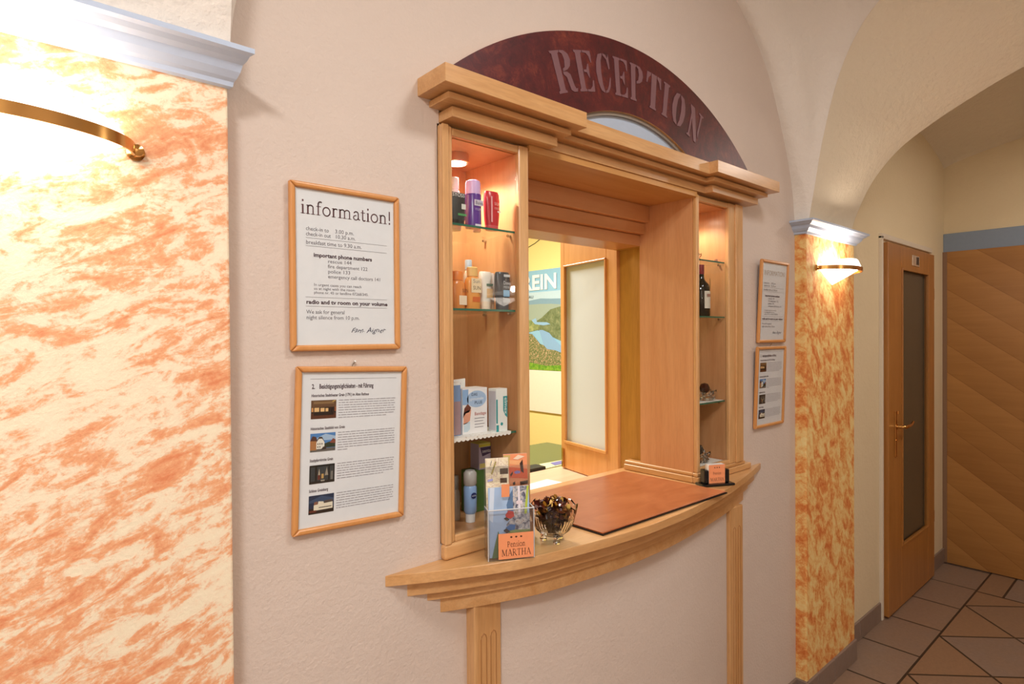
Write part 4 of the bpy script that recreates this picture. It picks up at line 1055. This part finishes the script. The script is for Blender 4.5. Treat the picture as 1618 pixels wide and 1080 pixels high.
# ================================================================== THINGS IN THE DISPLAY CABINETS
def patch(t, X, w_, Z, h_, y, hexc, nm='label_print'):
    mb = MB(); mb.box(X-w_/2, X+w_/2, y-.0003, y, Z, Z+h_); return mb.build(nm, plain(hexc, .4), t)
def prodtext(t, body, X, Z, y, size, hexc, width=None, vertical=False):
    cm = Matrix.Translation((X, y, Z))
    if vertical: cm = cm @ Matrix.Rotation(PI/2, 4, 'Y')
    return text(body, 0, 0, 0, size, plain(hexc, .4), t, width=width, name='label_text', base=cm, ext=0)
def bottle(name, label, cat, cx, cy, z, h_, rx, ry, body, cap, caph=.25, shape='bottle', grp=None, e=2.4, bodyrough=.25):
    t = thing(name, label, cat, (cx, cy, z), grp)
    hb_ = h_*(1-caph)
    if shape == 'bottle':
        secs = [(0, .93, .93), (.03, 1, 1), (.80, 1, 1), (.90, .93, .9), (.97, .70, .72), (1, .60, .64)]
        cs = [(0, .62, .66), (.02, .70, .74), (.93, .68, .72), (1, .60, .62)]
    elif shape == 'flare':      # shampoo body standing on its cap
        secs = [(0, .80, .9), (.3, .93, 1), (.7, 1.0, .95), (.92, .96, .80), (1, .86, .6)]
        cs = [(0, .72, .88), (.1, .76, .92), (1, .80, .9)]
    elif shape == 'can':
        secs = [(0, 1, 1), (.97, 1, 1), (1, .96, .96)]
        cs = [(0, .93, .93), (.75, .93, .93), (.92, .86, .86), (1, .60, .60)]
    if shape == 'flare':
        mb = MB(); loft(mb, [(z+q*h_*caph, rx*a, ry*b, cx, cy) for q, a, b in cs], e=e); mb.build('cap', plain(cap, .35), t, smooth=True)
        mb = MB(); loft(mb, [(z+h_*caph+q*hb_, rx*a, ry*b, cx, cy) for q, a, b in secs], e=e); mb.build('bottle_body', plain(body, bodyrough), t, smooth=True)
    else:
        mb = MB(); loft(mb, [(z+q*hb_, rx*a, ry*b, cx, cy) for q, a, b in secs], e=e); mb.build('bottle_body', plain(body, bodyrough), t, smooth=True)
        mb = MB(); loft(mb, [(z+hb_+q*h_*caph, rx*a, ry*b, cx, cy) for q, a, b in cs], e=e); mb.build('cap', plain(cap, .35), t, smooth=True)
    return t
TG = 'toiletries in the left display cabinet'
Z1, Z2, Z3, Z0 = 1.7952, 1.6022, 1.3052, 1.0905
# top shelf
t = thing('cream_tube', 'black cosmetic tube with white dot, at the left of the top shelf', 'tube', (.810, .022, Z1), TG)
mb = MB(); loft(mb, [(Z1, .020, .012, .812, .022), (Z1+.010, .021, .013, .812, .022)], e=2.2); mb.build('cap', plain('#1a1a1a', .3), t, smooth=True)
mb = MB(); loft(mb, [(Z1+.010, .022, .013, .811, .022), (Z1+.04, .025, .009, .810, .022), (Z1+.075, .028, .0015, .810, .022)], e=2.6); mb.build('tube_body', plain('#2b2d2c', .35), t, smooth=True)
prodtext(t, 'SYOSS', .796, Z1+.064, .0145, .012, '#e8e8e8', .034); patch(t, .826, .012, Z1+.036, .012, .0128, '#dfe3dc'); patch(t, .820, .024, Z1+.020, .005, .0105, '#4c9a5a')
t = bottle('foam_can', 'purple foam bottle with lilac cap on the top shelf', 'bottle', .868, .032, Z1, .113, .0195, .0195, '#5b2e91', '#d7b6ea', .30, 'can', TG, 2.0)
patch(t, .870, .026, Z1+.050, .014, .0122, '#dcd3e6'); prodtext(t, 'Balea', .860, Z1+.053, .0115, .012, '#3d3550', .022); prodtext(t, 'VOLUME', .859, Z1+.039, .0122, .008, '#c9b6e2', .020); patch(t, .868, .018, Z1+.002, .005, .0122, '#efe6f5')
bottle('lotion_bottle', 'slim white bottle with pink cap between the purple and red ones', 'bottle', .908, .070, Z1, .083, .010, .009, '#f2c9cf', '#d06adf', .35, 'bottle', TG)
t = bottle('shampoo_bottle', 'red shampoo bottle with white print on the top shelf', 'bottle', .923, .030, Z1, .094, .0225, .013, '#c82a36', '#d8545a', .12, 'flare', TG)
patch(t, .913, .005, Z1+.018, .062, .0165, '#f0a9ad'); prodtext(t, 'SILK', .921, Z1+.060, .0160, .010, '#f3b9b6', .017); prodtext(t, 'COLOR', .921, Z1+.050, .0160, .007, '#f3b9b6', .018); patch(t, .936, .010, Z1+.043, .004, .0168, '#f4d9d6')
bottle('hair_spray', 'white bottle behind the black tube on the top shelf', 'bottle', .851, .085, Z1, .128, .017, .014, '#f3efe4', '#f7f4ec', .22, 'bottle', TG)
# second shelf
t = bottle('sun_lotion', 'orange sun lotion bottle, leftmost on the second shelf', 'bottle', .8325, .050, Z2, .090, .0205, .013, '#e9924a', '#ef8a3c', .24, 'bottle', TG)
prodtext(t, 'SUN', .838, Z2+.040, .0365, .012, '#6d3a1c', .016); patch(t, .840, .022, Z2+.010, .022, .0368, '#f3dcc0')
t = bottle('sun_lotion', 'larger orange and yellow sun lotion bottle beside the first one', 'bottle', .8745, .046, Z2, .102, .0200, .014, '#f0a452', '#f6c77c', .22, 'bottle', TG)
patch(t, .876, .030, Z2+.040, .034, .0318, '#f4dcb4'); prodtext(t, 'Sun', .866, Z2+.063, .0312, .013, '#8f8a83', .020); prodtext(t, 'SUN', .866, Z2+.047, .0312, .013, '#5a3a22', .022); patch(t, .876, .022, Z2+.018, .012, .0318, '#d96a2c')
bottle('spray_bottle', 'bottle with grey-blue cap standing behind the orange sun lotions', 'bottle', .908, .105, Z2, .128, .012, .012, '#e9d9c8', '#b9c6da', .20, 'bottle', TG)
t = bottle('body_lotion', 'white body lotion bottle with orange flower print on the second shelf', 'bottle', .9175, .050, Z2, .094, .0185, .012, '#f3ece0', '#f7e3cc', .22, 'flare', TG, bodyrough=.3)
patch(t, .922, .020, Z2+.058, .006, .0375, '#5b7a63'); patch(t, .922, .018, Z2+.030, .022, .0375, '#f0c48c')
t = bottle('body_lotion', 'narrow white bottle squeezed beside the dark grey one', 'bottle', .9475, .066, Z2, .094, .011, .010, '#f5ece2', '#f3d3b4', .22, 'flare', TG)
t = bottle('shower_gel', 'dark grey shower gel bottle with blue label at the right of the second shelf', 'bottle', .9465, .020, Z2, .092, .0225, .0125, '#3a3d43', '#4a4d54', .20, 'flare', TG)
prodtext(t, 'Dove', .940, Z2+.061, .0070, .013, '#d9dde2', .022); prodtext(t, 'MEN', .940, Z2+.052, .0070, .009, '#b9c0c8', .018); patch(t, .950, .020, Z2+.032, .016, .0074, '#7fb0d6'); patch(t, .950, .022, Z2+.018, .010, .0076, '#8d8f94'); patch(t, .952, .020, Z2+.080, .006, .0078, '#cfd3d8')
# third shelf: boxes on lace
def carton(name, label, x0, x1, y0, y1, z0, z1, hexc, grp='cartons in the left display cabinet', side=None):
    t = thing(name, label, 'box', ((x0+x1)/2, (y0+y1)/2, z0), grp)
    mb = MB(); mb.box(x0, x1, y0, y1, z0, z1); mb.build('carton', plain(hexc, .4), t, bevel=.0006)
    return t
def lace(name, x0, x1, y0, y1, z, label):
    pts = []; n_ = 14
    for k in range(n_*6+1):
        q = k/(n_*6); pts.append((x0+(x1-x0)*q, y0+.003*abs(math.sin(q*n_*PI))))
    mb = MB(); mb.prism(pts[::-1] + [(x0, y1), (x1, y1)][::1] if False else [(x1, y1), (x0, y1)] + pts, z, z+.0009)
    n = NT('lace_cloth'); v = n.coord(geo=True); vo = n.n('ShaderNodeTexVoronoi'); vo.inputs['Scale'].default_value = 110; n.l(v, vo.inputs['Vector'])
    n.base(n.ramp(vo.outputs['Distance'], [(.12, lin('#c9b6a6')), (.28, lin('#f4f0ea'))])); n.set(.8)
    if y0 < .003:
        hang = [(x0+(x1-x0)*k/84, z-.0045-.0035*abs(math.sin(k/84*n_*PI))) for k in range(85)]
        mb.prism([(x1, z+.0009), (x0, z+.0009)] + hang, .0003, .0011, 'y')
    return tag(mb.build(name, n.m), label, 'doily', 'lace doilies in the cabinets')
lace('lace_doily', .780, .955, .0003, .16, Z3, 'white lace doily under the cartons in the left cabinet')
ZB = Z3+.0012
t = carton('plaster_box', 'white carton with light blue oval and a printed face, on the third shelf', .831, .905, .030, .075, ZB, ZB+.108, '#f1eef0')
mb = MB(); mb.prism([(.873+.029*math.cos(2*PI*k/28), ZB+.082+.020*math.sin(2*PI*k/28)) for k in range(28)], .0296, .0299, 'y'); mb.build('blue_oval', plain('#a9c4e6', .4), t)
patch(t, .8395, .017, ZB+.070, .036, .0299, '#8fb3df')
prodtext(t, 'DAS', .857, ZB+.090, .0292, .010, '#23304f', .017); prodtext(t, 'gesunde', .853, ZB+.080, .0292, .009, '#f5f7fb', .040); prodtext(t, 'PLUS', .866, ZB+.070, .0292, .010, '#23304f', .022)
for nm, hexc, pp in (('printed_hair', '#6b3527', [(.832, .040), (.836, .062), (.846, .072), (.856, .062), (.850, .052), (.840, .050)]), ('printed_face', '#e29f84', [(.833, .024), (.834, .052), (.846, .056), (.856, .058), (.852, .032), (.842, .026)]), ('printed_cup', '#c9dbe8', [(.834, .006), (.834, .026), (.852, .030), (.852, .012), (.845, .006)])):
    mb = MB(); mb.prism([(a, ZB+b) for a, b in pp], .0294, .0298, 'y'); mb.build(nm, plain(hexc, .4), t)
prodtext(t, 'Bandage', .866, ZB+.043, .0296, .011, '#b2423a', .034)
for k in range(4): patch(t, .881-.002*(k % 2), .030-.004*(k % 2), ZB+.035-.007*k, .0012, .0298, '#7c7a86')
t = carton('toothpaste_box', 'white and teal toothpaste carton standing at the right of the third shelf', .917, .952, .010, .040, ZB, ZB+.104, '#f0f3f2')
mb = MB(); mb.box(.917, .9215, .0097, .0101, ZB+.020, ZB+.078); mb.build('teal_stripe', plain('#2b9aa0', .4), t); mb = MB(); mb.box(.917, .9245, .0097, .0101, ZB+.0, ZB+.016); mb.build('teal_stripe', plain('#2b9aa0', .4), t)
mb = MB(); mb.prism([(.939, ZB+.085), (.952, ZB+.085), (.952, ZB+.032), (.945, ZB+.038), (.939, ZB+.050)], .0096, .0101, 'y'); mb.build('teal_panel', plain('#2b9aa0', .4), t)
prodtext(t, 'elmex', .9425, ZB+.082, .0092, .014, '#f4fbfb', .040, True)
mb = MB(); mb.prism([(.934+.004*math.cos(2*PI*k/16), ZB+.018+.004*math.sin(2*PI*k/16)) for k in range(16)], .0097, .0101, 'y'); mb.build('printed_dot', plain('#2b9aa0', .4), t)
mb = MB(); mb.box(.9166, .9171, .012, .038, ZB+.003, ZB+.098); mb.build('side_panel', plain('#c9c6cf', .4), t)
carton('small_box', 'plain white carton between the bandage box and the toothpaste box', .907, .9145, .050, .090, ZB, ZB+.100, '#e9e6e0')
t = carton('hanging_pack', 'white carton with hang tab behind the bandage box', .842, .880, .082, .100, ZB, ZB+.106, '#eceaea')
mb = MB(); mb.prism([(.842, ZB+.106), (.880, ZB+.106), (.880, ZB+.128), (.842, ZB+.126)], .085, .0865, 'y'); mb.build('hang_tab', WHITE, t)
mb = MB(); mb.box(.846, .866, .0845, .0850, ZB+.114, ZB+.118); mb.build('tab_slot', plain('#6d4a2a', .5), t)
t = carton('blue_tube_box', 'blue carton with white top at the left of the third shelf', .806, .8255, .030, .060, ZB, ZB+.118, '#7f9cc9')
mb = MB(); mb.box(.806, .8255, .030, .060, ZB+.118, ZB+.124); mb.build('white_lid', WHITE, t); patch(t, .816, .018, ZB+.002, .078, .0298, '#a98d94')
# cabinet floor
t = carton('green_box', 'tall green carton on the left cabinet floor', .906, .960, .102, .140, Z0, Z0+.106, '#4a7a3a')
patch(t, .916, .012, Z0+.02, .08, .1018, '#7fae4f')
t = carton('tampon_box', 'yellow and violet carton standing on top of the green carton', .933, .9715, .100, .136, Z0+.1065, Z0+.172, '#b9b2d2')
patch(t, .952, .038, Z0+.164, .0075, .0998, '#d8cf4a', 'yellow_top'); mb = MB(); mb.prism([(.937, Z0+.163), (.9715, Z0+.163), (.9715, Z0+.146), (.944, Z0+.140)], .0995, .0999, 'y'); mb.build('violet_panel', plain('#33285c', .4), t)
prodtext(t, 'senta', .943, Z0+.149, .0992, .013, '#eceaf4', .027); patch(t, .953, .036, Z0+.110, .012, .0998, '#e6dd8a')
mb = MB(); mb.box(.933, .9715, .100, .136, Z0+.172, Z0+.1735); mb.build('yellow_lid', plain('#cfc83c', .4), t)
t = thing('spray_bottle', 'small light blue deodorant spray with clear cap on the cabinet floor', 'bottle', (.868, .052, Z0), TG)
mb = MB(); mb.lathe([(.0115, Z0), (.012, Z0+.020), (.0125, Z0+.0205)], (.868, .052, 0), 20); mb.build('cap', plain('#e9edf2', .35), t, smooth=True)
mb = MB(); mb.lathe([(.0125, Z0+.0205), (.0155, Z0+.026), (.016, Z0+.083), (.013, Z0+.088)], (.868, .052, 0), 24); mb.build('bottle_body', plain('#8fb0e0', .3), t, smooth=True)
mb = MB(); mb.lathe([(.013, Z0+.088), (.016, Z0+.092), (.016, Z0+.118), (.011, Z0+.124)], (.868, .052, 0), 20); mb.build('clear_cap', plain('#b9b3b0', .25), t, smooth=True)
mb = MB(); mb.prism([(.8665+.008*math.cos(2*PI*k/20), Z0+.066+.007*math.sin(2*PI*k/20)) for k in range(20)], .0350, .0358, 'y'); mb.build('navy_emblem', plain('#1d2a66', .4), t)
prodtext(t, 'NIVEA', .860, Z0+.064, .0348, .005, '#e8ecf6', .013)
bottle('clear_bottle', 'small clear bottle at the left wall of the left cabinet floor', 'bottle', .850, .090, Z0, .108, .0125, .0125, '#a99f94', '#8b8580', .3, 'bottle', TG, 2.0, .1)
# right cabinet
t = thing('wine_bottle', 'dark wine bottle with red capsule and white label in the right cabinet', 'bottle', (1.884, .046, Z2))
BG = plain('#0f1712', .08, name='dark_bottle_glass')
mb = MB(); mb.lathe([(.030, Z2), (.032, Z2+.004), (.032, Z2+.098), (.028, Z2+.112), (.014, Z2+.128), (.0115, Z2+.150)], (1.884, .046, 0), 28); mb.build('bottle_body', BG, t, smooth=True)
mb = MB(); mb.lathe([(.0118, Z2+.148), (.0125, Z2+.150), (.0125, Z2+.181), (.011, Z2+.182)], (1.884, .046, 0), 20); mb.build('capsule', plain('#8f2020', .3), t, smooth=True)
mb = MB(); vs = []
for k in range(15):
    a = math.radians(-125+125*k/14)
    for z in (Z2+.028, Z2+.088): vs.append((1.884+.0325*math.cos(a), .046+.0325*math.sin(a), z))
mb.add(vs, [(2*k, 2*k+2, 2*k+3, 2*k+1) for k in range(14)]); mb.build('bottle_label', plain('#ddd6c8', .5), t, recalc=False)
mb = MB(); mb.box(1.872, 1.892, .0128, .0131, Z2+.068, Z2+.078); mb.build('label_emblem', plain('#a5786a', .5), t)
t = thing('dried_twigs', 'curling green-brown dried twigs beside the wine bottle', 'dried twigs', (1.915, .06, Z2))
for k in range(7):
    a = .35*k-.8; mb = MB()
    pts = [(1.926+.018*math.sin(q*3.5+k)*q + .028*q*math.cos(a), .062+.02*q*math.sin(a*2), Z2+.002+.135*q-.05*q*q*(k % 3)) for q in [i/8 for i in range(9)]]
    mb.tube(pts, [.0030-.0022*i/8 for i in range(9)], 6); mb.build('twig', plain('#6d6238', .6), t, smooth=True)
def ornament(name, label, cx, cy, z, s_, dark):
    t = thing(name, label, 'ornament', (cx, cy, z), 'crystal ornaments in the right cabinet')
    rr = random.Random(int(cx*1000+z*100))
    mb = MB(); mb.lathe([(.016*s_, z), (.022*s_, z+.006*s_), (.014*s_, z+.012*s_), (.0001, z+.014*s_)], (cx, cy, 0), 12); mb.build('crystal_base', CRYS, t)
    for k in range(7):
        a = 2*PI*k/7; mb = MB(); p = (cx+.014*s_*math.cos(a), cy+.014*s_*math.sin(a), z+.008*s_)
        mb.tube([p, (p[0]+.007*s_*math.cos(a), p[1]+.007*s_*math.sin(a), p[2]+.009*s_), (p[0]+.010*s_*math.cos(a), p[1]+.010*s_*math.sin(a), p[2]+.014*s_)], [.004*s_, .0045*s_, .0005], 6); mb.build('crystal_petal', CRYS, t)
    mb = MB(); mb.lathe([(.0001, z+.012*s_), (.009*s_, z+.018*s_), (.011*s_, z+.026*s_), (.007*s_, z+.034*s_), (.0001, z+.036*s_)], (cx, cy, 0), 10)
    mb.build('centre', plain(dark, .15), t)
    return t
lace('lace_doily', 1.782, 1.96, .004, .14, Z3, 'white lace doily on the third shelf of the right cabinet')
lace('lace_doily', 1.782, 1.96, .004, .14, Z0, 'white lace doily on the floor of the right cabinet')
ornament('crystal_flower', 'crystal flower with dark brown centre on the third shelf, right cabinet', 1.905, .045, Z3+.0012, 1.7, '#3a1712')
ornament('crystal_flower', 'crystal ornament with dark centre on the right cabinet floor', 1.872, .050, Z0+.0012, 1.7, '#2c2723')
mb = MB(); mb.lathe([(.013, Z0+.001), (.014, Z0+.004), (.0125, Z0+.026), (.0001, Z0+.027)], (1.905, .095, 0), 14); tag(mb.build('crystal_tumbler', CRYS), 'small ribbed crystal block beside the ornament on the right cabinet floor', 'ornament', 'crystal ornaments in the right cabinet')
t = ornament('crystal_swan', 'crystal figure with pointed wing on the top shelf, right cabinet', 1.850, .055, Z1, 1.2, '#b9b0ab')
mb = MB(); mb.tube([(1.850, .050, Z1+.02), (1.856, .050, Z1+.045), (1.850, .050, Z1+.068)], [.007, .006, .0005], 6); mb.build('crystal_wing', CRYS, t)
mb = MB(); loft(mb, [(Z1, .018, .012, 1.990, .036), (Z1+.006, .023, .015, 1.990, .036), (Z1+.014, .019, .012, 1.987, .036), (Z1+.019, .006, .004, 1.986, .036)], 16, 2.1)
tag(mb.build('polished_stone', plain('#8f5f4c', .2), smooth=True), 'reddish brown polished stone on the top shelf, right cabinet', 'stone')
